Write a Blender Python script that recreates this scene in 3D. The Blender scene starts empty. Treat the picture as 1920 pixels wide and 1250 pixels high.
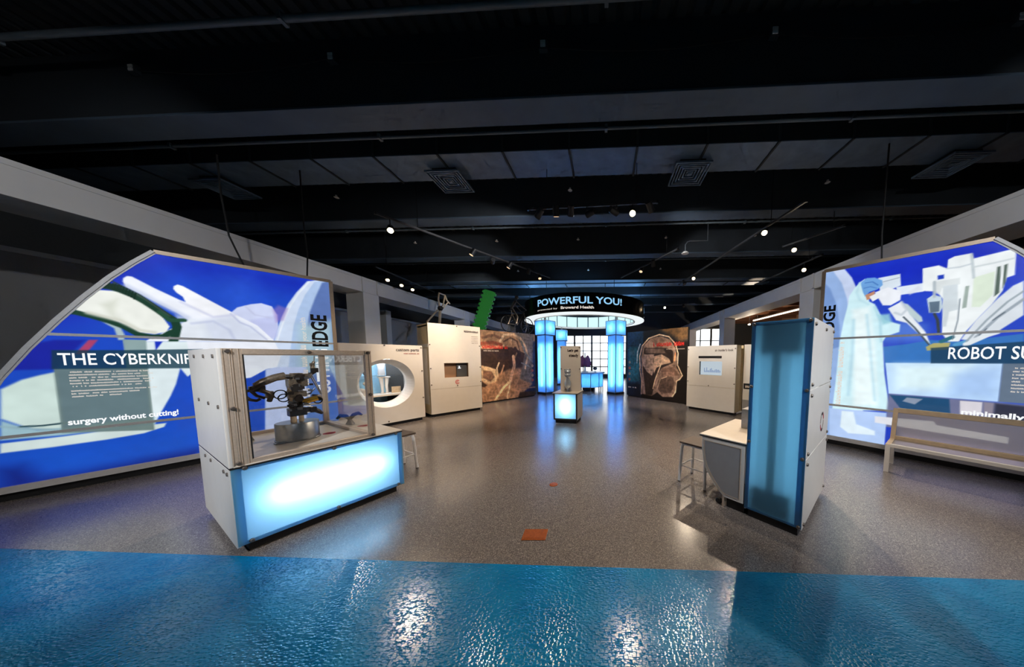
import bpy, math, random
import numpy as np
from mathutils import Vector, Matrix

random.seed(7)
sc = bpy.context.scene
COL = sc.collection

# ------------------------------------------------------------------ camera
cam_d = bpy.data.cameras.new('camera')
cam = bpy.data.objects.new('camera', cam_d)
COL.objects.link(cam)
cam.location = (0, 0, 1.65)
cam.rotation_euler = (math.radians(90 - 4.32), 0, math.radians(2.7))
cam_d.sensor_width = 36
cam_d.lens = 485.0 / 1920 * 36
cam_d.shift_x = (960 - 1112.0) / 1920
cam_d.shift_y = (706.5 - 625) / 1920
cam_d.clip_start = 0.05
cam_d.clip_end = 200
sc.camera = cam

# ------------------------------------------------------------------ world and exposure
w = bpy.data.worlds.new('world')
sc.world = w
w.use_nodes = True
w.node_tree.nodes['Background'].inputs[0].default_value = (0.93, 0.97, 1.0, 1)
w.node_tree.nodes['Background'].inputs[1].default_value = 3.6
sc.view_settings.view_transform = 'Standard'
sc.view_settings.look = 'None'
sc.view_settings.gamma = 1
sc.view_settings.use_curve_mapping = False
sc.view_settings.exposure = 0.0
try:
    sc.cycles.use_denoising = True
    sc.cycles.max_bounces = 5
    sc.cycles.diffuse_bounces = 3
    sc.cycles.glossy_bounces = 3
    sc.cycles.transmission_bounces = 3
    sc.cycles.use_adaptive_sampling = True
    sc.cycles.adaptive_threshold = 0.06
    sc.cycles.adaptive_min_samples = 12
    sc.cycles.transparent_max_bounces = 16
    sc.cycles.sample_clamp_indirect = 6.0
    sc.cycles.caustics_reflective = False
    sc.cycles.caustics_refractive = False
except Exception:
    pass

WARM = (1.0, 0.81, 0.60)
LAMP = 1.0        # overall factor on the warm track lamps

# ------------------------------------------------------------------ helpers
def lin(c):
    return tuple(((x / 255) / 12.92 if x / 255 <= 0.04045 else ((x / 255 + 0.055) / 1.055) ** 2.4) for x in c)

def new_mat(name):
    m = bpy.data.materials.new(name)
    m.use_nodes = True
    nt = m.node_tree
    nt.nodes.clear()
    out = nt.nodes.new('ShaderNodeOutputMaterial')
    return m, nt, out

def pbr(name, rgb, rough=0.5, metal=0.0, var=0.06, scale=20.0, bump=0.0, spec=0.5, coat=0.0):
    """Principled material whose colour is slightly varied by a noise texture."""
    m, nt, out = new_mat(name)
    b = nt.nodes.new('ShaderNodeBsdfPrincipled')
    c = lin(rgb)
    tc = nt.nodes.new('ShaderNodeTexCoord')
    nz = nt.nodes.new('ShaderNodeTexNoise')
    nz.inputs['Scale'].default_value = scale
    nz.inputs['Detail'].default_value = 4
    nt.links.new(tc.outputs['Object'], nz.inputs['Vector'])
    rp = nt.nodes.new('ShaderNodeValToRGB')
    rp.color_ramp.elements[0].position = 0.3
    rp.color_ramp.elements[1].position = 0.7
    rp.color_ramp.elements[0].color = tuple(x * (1 - var) for x in c) + (1,)
    rp.color_ramp.elements[1].color = tuple(min(1, x * (1 + var)) for x in c) + (1,)
    nt.links.new(nz.outputs['Fac'], rp.inputs['Fac'])
    nt.links.new(rp.outputs['Color'], b.inputs['Base Color'])
    b.inputs['Roughness'].default_value = rough
    b.inputs['Metallic'].default_value = metal
    b.inputs['Specular IOR Level'].default_value = spec
    b.inputs['Coat Weight'].default_value = coat
    if bump:
        bp = nt.nodes.new('ShaderNodeBump')
        bp.inputs['Strength'].default_value = bump
        bp.inputs['Distance'].default_value = 0.01
        nt.links.new(nz.outputs['Fac'], bp.inputs['Height'])
        nt.links.new(bp.outputs['Normal'], b.inputs['Normal'])
    nt.links.new(b.outputs[0], out.inputs[0])
    return m

def emit(name, rgb, s):
    m, nt, out = new_mat(name)
    e = nt.nodes.new('ShaderNodeEmission')
    e.inputs[0].default_value = lin(rgb) + (1,)
    e.inputs[1].default_value = s
    nt.links.new(e.outputs[0], out.inputs[0])
    return m

def glass(name, tint=(0.99, 0.995, 0.995), refl=0.05):
    m, nt, out = new_mat(name)
    t = nt.nodes.new('ShaderNodeBsdfTransparent')
    t.inputs[0].default_value = tint + (1,)
    g = nt.nodes.new('ShaderNodeBsdfGlossy')
    g.inputs['Roughness'].default_value = 0.02
    lw = nt.nodes.new('ShaderNodeLayerWeight'); lw.inputs[0].default_value = 0.5
    pw = nt.nodes.new('ShaderNodeMath'); pw.operation = 'POWER'; pw.inputs[1].default_value = 4.0
    nt.links.new(lw.outputs['Facing'], pw.inputs[0])
    mul = nt.nodes.new('ShaderNodeMath'); mul.operation = 'MULTIPLY_ADD'
    mul.inputs[1].default_value = 0.6; mul.inputs[2].default_value = refl
    nt.links.new(pw.outputs[0], mul.inputs[0])
    mx = nt.nodes.new('ShaderNodeMixShader')
    nt.links.new(mul.outputs[0], mx.inputs[0])
    nt.links.new(t.outputs[0], mx.inputs[1])
    nt.links.new(g.outputs[0], mx.inputs[2])
    nt.links.new(mx.outputs[0], out.inputs[0])
    return m

def frosted(name, rgb_lin, gloss=0.06, diff=0.2):
    """Frosted acrylic: lets the tubes behind it glow through, a little sheen on top."""
    m, nt, out = new_mat(name)
    t = nt.nodes.new('ShaderNodeBsdfTranslucent')
    t.inputs[0].default_value = rgb_lin + (1,)
    d = nt.nodes.new('ShaderNodeBsdfDiffuse')
    d.inputs[0].default_value = tuple(x * 0.75 for x in rgb_lin) + (1,)
    m0 = nt.nodes.new('ShaderNodeMixShader'); m0.inputs[0].default_value = diff
    g = nt.nodes.new('ShaderNodeBsdfGlossy')
    g.inputs['Roughness'].default_value = 0.25
    mx = nt.nodes.new('ShaderNodeMixShader')
    mx.inputs[0].default_value = gloss
    nt.links.new(t.outputs[0], m0.inputs[1])
    nt.links.new(d.outputs[0], m0.inputs[2])
    nt.links.new(m0.outputs[0], mx.inputs[1])
    nt.links.new(g.outputs[0], mx.inputs[2])
    nt.links.new(mx.outputs[0], out.inputs[0])
    return m

def see_through(name, rgb, a, rough=0.35):
    m, nt, out = new_mat(name)
    t = nt.nodes.new('ShaderNodeBsdfTransparent')
    b = nt.nodes.new('ShaderNodeBsdfPrincipled')
    b.inputs['Base Color'].default_value = lin(rgb) + (1,)
    b.inputs['Roughness'].default_value = rough
    mx = nt.nodes.new('ShaderNodeMixShader'); mx.inputs[0].default_value = a
    nt.links.new(t.outputs[0], mx.inputs[1]); nt.links.new(b.outputs[0], mx.inputs[2])
    nt.links.new(mx.outputs[0], out.inputs[0])
    return m

def print_mat(name, s):
    """Backlit print: colours held per vertex of the print sheet."""
    m, nt, out = new_mat(name)
    a = nt.nodes.new('ShaderNodeVertexColor'); a.layer_name = 'print'
    e = nt.nodes.new('ShaderNodeEmission')
    e.inputs[1].default_value = s
    g = nt.nodes.new('ShaderNodeBsdfGlossy'); g.inputs['Roughness'].default_value = 0.15
    g.inputs[0].default_value = (0.04, 0.04, 0.04, 1)
    ad = nt.nodes.new('ShaderNodeAddShader')
    nt.links.new(a.outputs['Color'], e.inputs[0])
    nt.links.new(e.outputs[0], ad.inputs[0]); nt.links.new(g.outputs[0], ad.inputs[1])
    nt.links.new(ad.outputs[0], out.inputs[0])
    return m

def paper_mat(name):
    """Unlit print on a matt board, colours per vertex."""
    m, nt, out = new_mat(name)
    a = nt.nodes.new('ShaderNodeVertexColor'); a.layer_name = 'print'
    b = nt.nodes.new('ShaderNodeBsdfPrincipled')
    b.inputs['Roughness'].default_value = 0.45
    nt.links.new(a.outputs['Color'], b.inputs['Base Color'])
    nt.links.new(b.outputs[0], out.inputs[0])
    return m

class MB:
    def __init__(s): s.v = []; s.f = []; s.m = []; s.cur = 0
    def mat(s, i): s.cur = i; return s
    def add(s, vs, fs):
        o = len(s.v); s.v += [tuple(x) for x in vs]
        for f in fs: s.f.append(tuple(o + i for i in f)); s.m.append(s.cur)
        return s
    def box(s, x0, x1, y0, y1, z0, z1):
        return s.add([(x0,y0,z0),(x1,y0,z0),(x1,y1,z0),(x0,y1,z0),(x0,y0,z1),(x1,y0,z1),(x1,y1,z1),(x0,y1,z1)],
                     [(0,3,2,1),(4,5,6,7),(0,1,5,4),(1,2,6,5),(2,3,7,6),(3,0,4,7)])
    def bar(s, p, q, wx, wy, up=(0,0,1)):
        """rectangular bar from p to q"""
        p = Vector(p); q = Vector(q); d = (q - p).normalized(); up = Vector(up)
        if abs(d.dot(up)) > 0.98: up = Vector((0,1,0))
        a = d.cross(up).normalized() * wx / 2; b = a.cross(d).normalized() * wy / 2
        vs = [c + i*a + j*b for c in (p, q) for i, j in ((-1,-1),(1,-1),(1,1),(-1,1))]
        return s.add(vs, [(3,2,1,0),(4,5,6,7),(0,1,5,4),(1,2,6,5),(2,3,7,6),(3,0,4,7)])
    def path(s, pts, r, n=8, cap=True):
        pts = [Vector(p) for p in pts]; k = len(pts)
        rs = r if isinstance(r, (list, tuple)) else [r] * k
        o = len(s.v); ref = None
        for i, p in enumerate(pts):
            d = (pts[min(i+1,k-1)] - pts[max(i-1,0)]).normalized()
            if ref is None: ref = Vector((0,0,1)) if abs(d.z) < 0.9 else Vector((1,0,0))
            a = d.cross(ref).normalized(); b = a.cross(d).normalized(); ref = b
            for j in range(n):
                t = 2*math.pi*j/n; s.v.append(tuple(p + rs[i]*(math.cos(t)*a + math.sin(t)*b)))
        for i in range(k-1):
            for j in range(n):
                s.f.append((o+i*n+j, o+(i+1)*n+j, o+(i+1)*n+(j+1)%n, o+i*n+(j+1)%n)); s.m.append(s.cur)
        if cap:
            s.f.append(tuple(o+j for j in range(n))); s.m.append(s.cur)
            s.f.append(tuple(o+(k-1)*n+j for j in reversed(range(n)))); s.m.append(s.cur)
        return s
    def lathe(s, prof, n=24, c=(0,0,0), sx=1, sy=1):
        o = len(s.v); k = len(prof)
        for r, z in prof:
            for j in range(n):
                t = 2*math.pi*j/n
                s.v.append((c[0]+sx*r*math.cos(t), c[1]+sy*r*math.sin(t), c[2]+z))
        for i in range(k-1):
            for j in range(n):
                s.f.append((o+i*n+j, o+i*n+(j+1)%n, o+(i+1)*n+(j+1)%n, o+(i+1)*n+j)); s.m.append(s.cur)
        if prof[0][0] > 1e-6: s.f.append(tuple(o+j for j in reversed(range(n)))); s.m.append(s.cur)
        if prof[-1][0] > 1e-6: s.f.append(tuple(o+(k-1)*n+j for j in range(n))); s.m.append(s.cur)
        return s
    def ball(s, c, r, n=12, k=8, sc=(1,1,1)):
        prof = [(max(1e-5, r*math.sin(math.pi*i/k)), -r*math.cos(math.pi*i/k)) for i in range(k+1)]
        o = len(s.v); s.lathe(prof, n, (0,0,0))
        for i in range(o, len(s.v)):
            x, y, z = s.v[i]; s.v[i] = (c[0]+x*sc[0], c[1]+y*sc[1], c[2]+z*sc[2])
        return s
    def prism(s, poly, y0, y1, hole=None):
        """polygon in (x,z) extruded along y"""
        n = len(poly)
        vs = [(x, y0, z) for x, z in poly] + [(x, y1, z) for x, z in poly]
        fs = [tuple(range(n)), tuple(reversed(range(n, 2*n)))]
        fs += [(i, i+n, (i+1) % n + n, (i+1) % n) for i in range(n)]
        return s.add(vs, fs)
    def build(s, name, mat, parent=None, smooth=False, bevel=0.0, loc=None):
        me = bpy.data.meshes.new(name)
        me.from_pydata(s.v, [], s.f)
        mats = mat if isinstance(mat, (list, tuple)) else [mat]
        for x in mats: me.materials.append(x)
        if len(mats) > 1: me.polygons.foreach_set('material_index', s.m)
        if smooth:
            me.polygons.foreach_set('use_smooth', [True] * len(me.polygons))
            me.set_sharp_from_angle(angle=math.radians(40))
        me.update()
        o = bpy.data.objects.new(name, me)
        COL.objects.link(o)
        if parent: o.parent = parent
        if loc: o.location = loc
        if bevel:
            b = o.modifiers.new('bevel', 'BEVEL'); b.width = bevel; b.segments = 2; b.limit_method = 'ANGLE'
        return o

def tag(o, label, cat, group=None):
    o['label'] = label; o['category'] = cat
    if group: o['group'] = group
    return o

def thing(name, label, cat, loc=(0,0,0), rotz=0.0, group=None):
    o = bpy.data.objects.new(name, None); COL.objects.link(o)
    o.empty_display_size = 0.1
    o.location = loc; o.rotation_euler = (0, 0, rotz)
    return tag(o, label, cat, group)

def struct(o):
    o['kind'] = 'structure'; return o

def inst(src, parent, loc, rot=None, name=None):
    c = src.copy(); COL.objects.link(c); c.parent = parent; c.location = loc
    if rot: c.rotation_euler = rot
    return c

def ang(dx, dy): return math.atan2(dy, dx)

def text_mesh(body, bold=0.0, extrude=0.0015):
    cu = bpy.data.curves.new('lettering', 'FONT'); cu.body = body; cu.extrude = extrude; cu.offset = bold
    cu.resolution_u = 3
    ob = bpy.data.objects.new('lettering', cu); COL.objects.link(ob)
    dg = bpy.context.evaluated_depsgraph_get()
    me = bpy.data.meshes.new_from_object(ob.evaluated_get(dg))
    bpy.data.objects.remove(ob); bpy.data.curves.remove(cu)
    n = len(me.vertices); co = np.empty(n*3); me.vertices.foreach_get('co', co)
    return me, co.reshape(-1, 3)

def lettering(body, x0, x1, z0, z1, y, mat, parent, name='lettering', bold=0.0, vertical=False, bend=None):
    """Text fitted in a rectangle on a panel face (local x right, z up, facing -y)."""
    me, co = text_mesh(body, bold)
    mn = co.min(0); mx = co.max(0)
    a = (co[:,0]-mn[0])/(mx[0]-mn[0]); b = (co[:,1]-mn[1])/(mx[1]-mn[1]); e = (co[:,2]-mn[2])
    out = np.empty_like(co)
    if bend:                       # wrapped round a vertical drum: bend = (radius, angle of x0, angle of x1)
        r, t0, t1 = bend
        t = t0 + (t1-t0)*a
        out[:,0] = (r+e)*np.sin(t); out[:,1] = -(r+e)*np.cos(t); out[:,2] = z0+(z1-z0)*b
    elif vertical:                 # reads from bottom to top
        out[:,0] = x1-(x1-x0)*b; out[:,2] = z0+(z1-z0)*a; out[:,1] = y-e
    else:
        out[:,0] = x0+(x1-x0)*a; out[:,2] = z0+(z1-z0)*b; out[:,1] = y-e
    me.vertices.foreach_set('co', out.ravel()); me.update()
    me.materials.clear(); me.materials.append(mat)
    o = bpy.data.objects.new(name, me); COL.objects.link(o); o.parent = parent
    return o

# ------------------------------------------------------------------ materials
M = {}
M['ceiling'] = pbr('ceiling_paint', (26, 30, 33), 0.85, var=0.15, scale=2)
M['beam'] = pbr('beam_paint', (40, 45, 50), 0.7, var=0.1, scale=3)
M['lit_underside'] = pbr('lit_underside_paint', (70, 84, 98), 0.6, var=0.1, scale=3)  # beam paint lightened to stand in for light bounced off the floor
M['duct'] = pbr('duct_metal', (96, 114, 132), 0.5, 0.1, var=0.2, scale=4)
M['track'] = pbr('dark_track', (70, 70, 72), 0.5, 0.4)
M['pipe'] = pbr('pipe_paint', (84, 92, 98), 0.5)
M['soffit'] = pbr('soffit_paint', (205, 203, 200), 0.7, var=0.03, scale=3)
M['wall_grey'] = pbr('wall_grey', (150, 148, 146), 0.8, var=0.04, scale=2)
M['wall_dark'] = pbr('wall_dark', (70, 72, 74), 0.85)
M['wall_tan'] = pbr('wall_tan', (150, 116, 88), 0.7, var=0.15, scale=1.5)
M['white'] = pbr('white_laminate', (226, 222, 216), 0.42, var=0.02, scale=6)
M['top'] = pbr('worktop_laminate', (222, 212, 200), 0.3, var=0.03, scale=8)
M['black'] = pbr('black_laminate', (18, 18, 20), 0.5)
M['alu'] = pbr('brushed_aluminium', (206, 188, 170), 0.4, 0.45, var=0.08, scale=60)
M['bolt'] = pbr('bolt_steel', (120, 112, 106), 0.35, 0.7)
M['frame_grey'] = pbr('mural_frame_grey', (214, 214, 214), 0.5, 0.0, var=0.05, scale=30)
M['frame'] = pbr('mural_frame', (206, 184, 158), 0.45, 0.2, var=0.05, scale=30)
M['steel'] = pbr('steel', (150, 152, 156), 0.35, 0.9, var=0.1, scale=30)
M['dark_metal'] = pbr('dark_metal', (74, 68, 66), 0.35, 0.6, var=0.4, scale=60)
M['bronze'] = pbr('worn_bronze', (140, 126, 110), 0.35, 0.6, var=0.35, scale=70)
M['gold'] = pbr('brass', (206, 160, 60), 0.3, 0.9, var=0.1)
M['rubber'] = pbr('black_rubber', (14, 14, 16), 0.6)
M['grey_panel'] = pbr('grey_panel', (150, 150, 152), 0.4, var=0.04, scale=12)
M['red'] = pbr('red_print', (196, 30, 44), 0.5)
M['ink'] = pbr('dark_ink', (52, 36, 34), 0.6)
M['ink_red'] = pbr('reddish_ink', (176, 96, 84), 0.6)
M['ink_grey'] = pbr('pale_ink', (168, 150, 134), 0.6)
M['seat'] = pbr('dark_seat', (70, 52, 40), 0.4, var=0.15, scale=30)
M['stool'] = pbr('stool_paint', (236, 236, 238), 0.4)
M['wood'] = pbr('bench_wood', (208, 186, 156), 0.5, var=0.1, scale=14)
M['green'] = pbr('green_paint', (46, 140, 52), 0.5, var=0.1)
M['bone'] = pbr('pale_wood', (206, 180, 146), 0.6, var=0.15)
M['glossblack'] = pbr('gloss_black', (10, 10, 12), 0.22, var=0.02, spec=0.6)
M['lung'] = pbr('burgundy_lung', (126, 52, 76), 0.45, var=0.2, scale=12)
M['silver'] = pbr('silver_figure', (205, 220, 234), 0.25, 0.6, var=0.06)
M['glass'] = glass('clear_glass', refl=0.075)
M['pane'] = glass('window_glass', refl=0.03)
M['tube'] = emit('fluorescent_tube', (226, 244, 255), 46.0)
M['ringlight'] = emit('ring_light', (205, 246, 250), 1.15)
M['blue_frost'] = frosted('blue_frosted_acrylic', (0.25, 0.50, 0.74))
M['deep_frost'] = frosted('deep_blue_acrylic', (0.13, 0.37, 0.56), diff=0.4)
M['col_frost'] = frosted('column_acrylic', (0.11, 0.36, 0.92))
M['inner'] = pbr('lightbox_inner', (150, 154, 158), 0.8)
M['bulb'] = emit('lamp_bulb', (255, 224, 178), 30.0)
M['bulb_far'] = emit('lamp_bulb_far', (255, 220, 170), 7.0)
M['bulb_dim'] = emit('lamp_glow', (255, 214, 170), 1.2)
M['letter_white'] = emit('backlit_white', (250, 252, 255), 1.0)
M['letter_dark'] = pbr('black_print', (6, 12, 18), 0.5)
M['letter_blue'] = emit('backlit_blue_letter', (150, 208, 248), 1.0)
M['letter_cream'] = emit('backlit_cream_letter', (236, 226, 216), 0.9)
M['red_glow'] = emit('backlit_red', (226, 62, 50), 0.75)
M['red_ink'] = pbr('bright_red_print', (226, 50, 40), 0.5)
M['cream_ink'] = pbr('cream_print', (232, 216, 200), 0.5)
M['screen'] = emit('screen_glow', (206, 220, 230), 0.8)
M['orange'] = pbr('brass_floor_plate', (168, 88, 36), 0.4, 0.3, var=0.2, scale=80)
M['mural'] = print_mat('backlit_print', 1.0)
M['poster'] = paper_mat('printed_board')
M['bench_mesh'] = see_through('perforated_bench_sheet', (190, 182, 176), 0.45)
M['brown'] = pbr('brown_ceiling', (110, 76, 56), 0.45, var=0.25, scale=1.2)
M['olive'] = pbr('exhibit_side', (222, 204, 166), 0.5, var=0.06)

def floor_mat():
    m, nt, out = new_mat('speckled_floor')
    b = nt.nodes.new('ShaderNodeBsdfPrincipled')
    tc = nt.nodes.new('ShaderNodeTexCoord')
    v = nt.nodes.new('ShaderNodeTexVoronoi'); v.inputs['Scale'].default_value = 190
    n2 = nt.nodes.new('ShaderNodeTexNoise'); n2.inputs['Scale'].default_value = 0.7; n2.inputs['Detail'].default_value = 3
    nt.links.new(tc.outputs['Object'], v.inputs['Vector']); nt.links.new(tc.outputs['Object'], n2.inputs['Vector'])
    sep = nt.nodes.new('ShaderNodeSeparateColor'); nt.links.new(v.outputs['Color'], sep.inputs[0])
    rp = nt.nodes.new('ShaderNodeValToRGB')
    els = rp.color_ramp.elements
    els[0].position = 0.0; els[0].color = lin((78, 74, 74)) + (1,)
    els[1].position = 1.0; els[1].color = lin((170, 162, 156)) + (1,)
    e = els.new(0.3); e.color = lin((110, 105, 105)) + (1,)
    e = els.new(0.8); e.color = lin((126, 120, 118)) + (1,)
    nt.links.new(sep.outputs[0], rp.inputs[0])
    nt.links.new(rp.outputs[0], b.inputs['Base Color'])
    rr = nt.nodes.new('ShaderNodeMapRange'); rr.inputs[3].default_value = 0.17; rr.inputs[4].default_value = 0.26
    nt.links.new(n2.outputs[0], rr.inputs[0]); nt.links.new(rr.outputs[0], b.inputs['Roughness'])
    n3 = nt.nodes.new('ShaderNodeTexNoise'); n3.inputs['Scale'].default_value = 60
    nt.links.new(tc.outputs['Object'], n3.inputs['Vector'])
    bp = nt.nodes.new('ShaderNodeBump'); bp.inputs['Strength'].default_value = 0.12; bp.inputs['Distance'].default_value = 0.004
    nt.links.new(n3.outputs[0], bp.inputs['Height']); nt.links.new(bp.outputs[0], b.inputs['Normal'])
    b.inputs['Specular IOR Level'].default_value = 0.6
    nt.links.new(b.outputs[0], out.inputs[0])
    return m

def blue_floor_mat():
    m, nt, out = new_mat('blue_studded_floor')
    b = nt.nodes.new('ShaderNodeBsdfPrincipled')
    tc = nt.nodes.new('ShaderNodeTexCoord')
    br = nt.nodes.new('ShaderNodeTexVoronoi'); br.inputs['Scale'].default_value = 1.0; br.distance = 'CHEBYCHEV'; br.inputs['Randomness'].default_value = 0.75
    mp = nt.nodes.new('ShaderNodeMapping'); mp.inputs['Scale'].default_value = (44, 78, 1)
    nz = nt.nodes.new('ShaderNodeTexNoise'); nz.inputs['Scale'].default_value = 3
    nt.links.new(tc.outputs['Object'], mp.inputs['Vector']); nt.links.new(mp.outputs[0], br.inputs['Vector']); nt.links.new(tc.outputs['Object'], nz.inputs['Vector'])
    rp = nt.nodes.new('ShaderNodeValToRGB')
    rp.color_ramp.elements[0].color = lin((0, 112, 172)) + (1,); rp.color_ramp.elements[0].position = 0.3
    rp.color_ramp.elements[1].color = lin((10, 134, 196)) + (1,); rp.color_ramp.elements[1].position = 0.7
    nt.links.new(nz.outputs[0], rp.inputs[0]); nt.links.new(rp.outputs[0], b.inputs['Base Color'])
    b.inputs['Roughness'].default_value = 0.2
    bp = nt.nodes.new('ShaderNodeBump'); bp.inputs['Strength'].default_value = 0.8; bp.inputs['Distance'].default_value = 0.005
    nt.links.new(br.outputs['Distance'], bp.inputs['Height']); nt.links.new(bp.outputs[0], b.inputs['Normal'])
    b.inputs['Specular IOR Level'].default_value = 0.55
    nt.links.new(b.outputs[0], out.inputs[0])
    return m
M['floor'] = floor_mat(); M['blue_floor'] = blue_floor_mat()

# ------------------------------------------------------------------ room shell
struct(MB().add([(-12,1.82,0),(12,2.03,0),(12,21,0),(-12,21,0)], [(0,1,2,3)]).build('floor', M['floor']))
o = struct(MB().add([(-12,-7,0),(12,-7,0),(12,2.03,0),(-12,1.82,0)], [(0,1,2,3)]).build('floor_blue', M['blue_floor']))
o['label'] = 'glossy blue studded floor in the foreground'
def deck():
    b = MB(); p = 0.2; x = -12.0; prof = []
    while x < 12.0:
        prof += [(x, 5.60), (x+0.11, 5.60), (x+0.13, 5.65), (x+0.18, 5.65)]; x += p
    n = len(prof)
    vs = [(x, -7, z) for x, z in prof] + [(x, 21, z) for x, z in prof]
    return b.add(vs, [(i, i+1, i+1+n, i+n) for i in range(n-1)])
struct(deck().build('ceiling', M['ceiling']))
beam0 = struct(MB().box(-12, 12, 0.01, 0.35, 4.83, 5.62).build('ceiling_beam', M['beam']))
under0 = MB().box(-12, 12, 0, 0.36, 4.8, 4.83).build('lit_beam_underside', M['lit_underside'], beam0, bevel=.006)  # underside strip in the lighter tone, as if lit from below
ys = [-6.6, -4.1, -1.65, 0.86, 3.36, 5.97, 8.22, 10.85, 13.4, 15.9, 18.4]
for i, y in enumerate(ys):
    q = beam0 if i == 0 else beam0.copy()
    if i: COL.objects.link(q); inst(under0, q, (0, 0, 0))
    q.location = (0, y, 0)
def wall(name, x0, x1, y0, y1, z0, z1, mat):
    return struct(MB().box(x0, x1, y0, y1, z0, z1).build(name, mat))
wall('wall_left', -12.2, -12, -7, 21.2, 0, 5.7, M['wall_dark'])
wall('wall_right', 12, 12.2, -7, 21.2, 0, 5.7, M['wall_tan'])
wall('wall_front', -12.2, 12.2, -7.2, -7, 0, 5.7, M['wall_grey'])
# back wall with two window openings
bw = MB()
for x0, x1, z0, z1 in ((-12.2,-3.9,0,5.7), (-3.9,1.7,0,0.25), (-3.9,1.7,3.45,5.7), (1.7,6.7,0,5.7), (6.7,9.2,0,1.0), (6.7,9.2,3.95,5.7), (9.2,12.2,0,5.7)):
    bw.box(x0, x1, 21, 21.2, z0, z1)
struct(bw.build('wall_back', M['wall_dark']))
def window(name, x0, x1, z0, z1, nx, nz, label):
    r = bpy.data.objects.new(name, None); COL.objects.link(r); r['kind'] = 'structure'; r['label'] = label
    r.location = (0, 21.1, 0)
    MB().box(x0,x0+.07,-.05,.05,z0,z1).box(x1-.07,x1,-.05,.05,z0,z1).box(x0,x1,-.05,.05,z0,z0+.07).box(x0,x1,-.05,.05,z1-.07,z1).build('window_frame', M['wall_grey'], r)
    dx = (x1-x0)/nx; dz = (z1-z0)/nz
    for i in range(1, nx): MB().box(x0+i*dx-(.07 if i % 2 == 0 else .035), x0+i*dx+(.07 if i % 2 == 0 else .035), -.04, .04, z0+.07, z1-.07).build('mullion', M['wall_dark'], r)
    for i in range(1, nz): MB().box(x0+.07, x1-.07, -.03, .03, z0+i*dz-.035, z0+i*dz+.035).build('glazing_bar', M['wall_dark'], r)
    p0 = MB().box(-dx/2+.02, dx/2-.02, -.004, .004, -dz/2+.02, dz/2-.02).build('pane', M['pane'], r)
    first = True
    for i in range(nx):
        for j in range(nz):
            l = (x0+(i+.5)*dx, 0, z0+(j+.5)*dz)
            if first: p0.location = l; first = False
            else: inst(p0, r, l)
window('window_1', -3.9, 1.7, 0.25, 3.45, 8, 5, 'bright daylight window wall with grey mullions behind the columns')
window('window_2', 6.7, 9.2, 1.0, 3.95, 3, 3, 'bright daylight window far behind the right colonnade')
struct(MB().add([(-40,21.3,-.3),(40,21.3,-.3),(40,70,-.3),(-40,70,-.3)], [(0,1,2,3)]).build('ground', pbr('pale_ground', (190, 186, 176), 0.9)))

# colonnade girders and columns
def girder(name, x0, x1):
    b = MB().box(x0, x1, -7, 21, 3.62, 4.07)
    b.box(min(x0,x1)-.012 if x0 > 0 else x0, max(x0,x1) + (.012 if x0 < 0 else 0), -7, 21, 3.99, 4.03)
    return struct(b.build(name, M['soffit'], bevel=0.006))
girder('soffit_left', -8.15, -7.3); girder('soffit_right', 6.0, 6.85)
for nm, x0, yy in (('column_left', -7.87, (-3.6, 2.05, 7.65, 13.3, 18.9)), ('column_right', 6.02, (-3.4, 2.3, 7.94, 13.6, 19.2))):
    c0 = None
    for y in yy:
        if c0 is None:
            c0 = struct(MB().box(0, .55, 0, .55, 0, 3.63).build(nm, M['soffit'], bevel=.01)); c0.location = (x0, y, 0)
        else:
            q = c0.copy(); COL.objects.link(q); q.location = (x0, y, 0)
# pilaster boxes on the girders above the columns
k = 0
for x, yy in ((-7.3, (7.6, 13.25)), (5.98, (7.9, 13.55))):
    for y in yy:
        k += 1
        o = struct(MB().box(x-.03, x+.035, y, y+.06, 3.64, 4.06).box(x-.03, x+.035, y+.5, y+.56, 3.64, 4.06).build('trim_%d' % k, M['soffit'], bevel=.004))
struct(MB().box(-10.2, -10, -7, 21, 0, 3.42).build('wall_partition', M['wall_grey']))
struct(MB().box(-10.24, -9.96, -7, 21, 3.42, 3.5).build('trim_5', M['soffit']))
for i, y in enumerate((6.6, 10.6)):
    struct(MB().box(-10, -9.2, y, y+.25, 0, 3.62).build('wall_fin', M['soffit']))
struct(MB().box(6.85, 12, 8.4, 21, 4.3, 4.36).build('ceiling_brown', M['brown']))
for i in range(9):
    struct(MB().box(6.85, 12, 9+i*1.35, 9.12+i*1.35, 4.14, 4.3).build('trim_%d' % (10+i), M['brown']))
# ------------------------------------------------------------------ ceiling services
def pipe(name, y, z, r, x0, x1, label, group='ceiling pipes'):
    t = thing(name, label, 'pipe', (0, y, z), 0, group)
    MB().path([(x0,0,0),(x1,0,0)], r, 10).build('pipe_run', M['pipe'], t, smooth=True)
    for i in range(7):
        x = x0 + (i+.5)*(x1-x0)/7
        MB().box(x-.02, x+.02, -r-.012, r+.012, -r-.012, r+.012).build('pipe_clamp', M['pipe'], t)
    return t
pipe('ceiling_pipe', 2.84, 5.2, .03, -11.9, 11.9, 'grey pipe under the ceiling deck nearest the camera')
pipe('ceiling_pipe', 4.0, 4.95, .022, -11.9, 11.9, 'thin grey pipe just behind the nearest ceiling beam')
pipe('ceiling_pipe', 6.75, 4.95, .022, -11.9, 11.9, 'thin grey pipe behind the second ceiling beam')
pipe('ceiling_pipe', 9.1, 4.95, .022, -11.9, 11.9, 'thin grey pipe behind the third ceiling beam')
pipe('ceiling_pipe', 14.4, 4.9, .03, -11.9, 11.9, 'grey pipe deep in the ceiling above the round sign')

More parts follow.
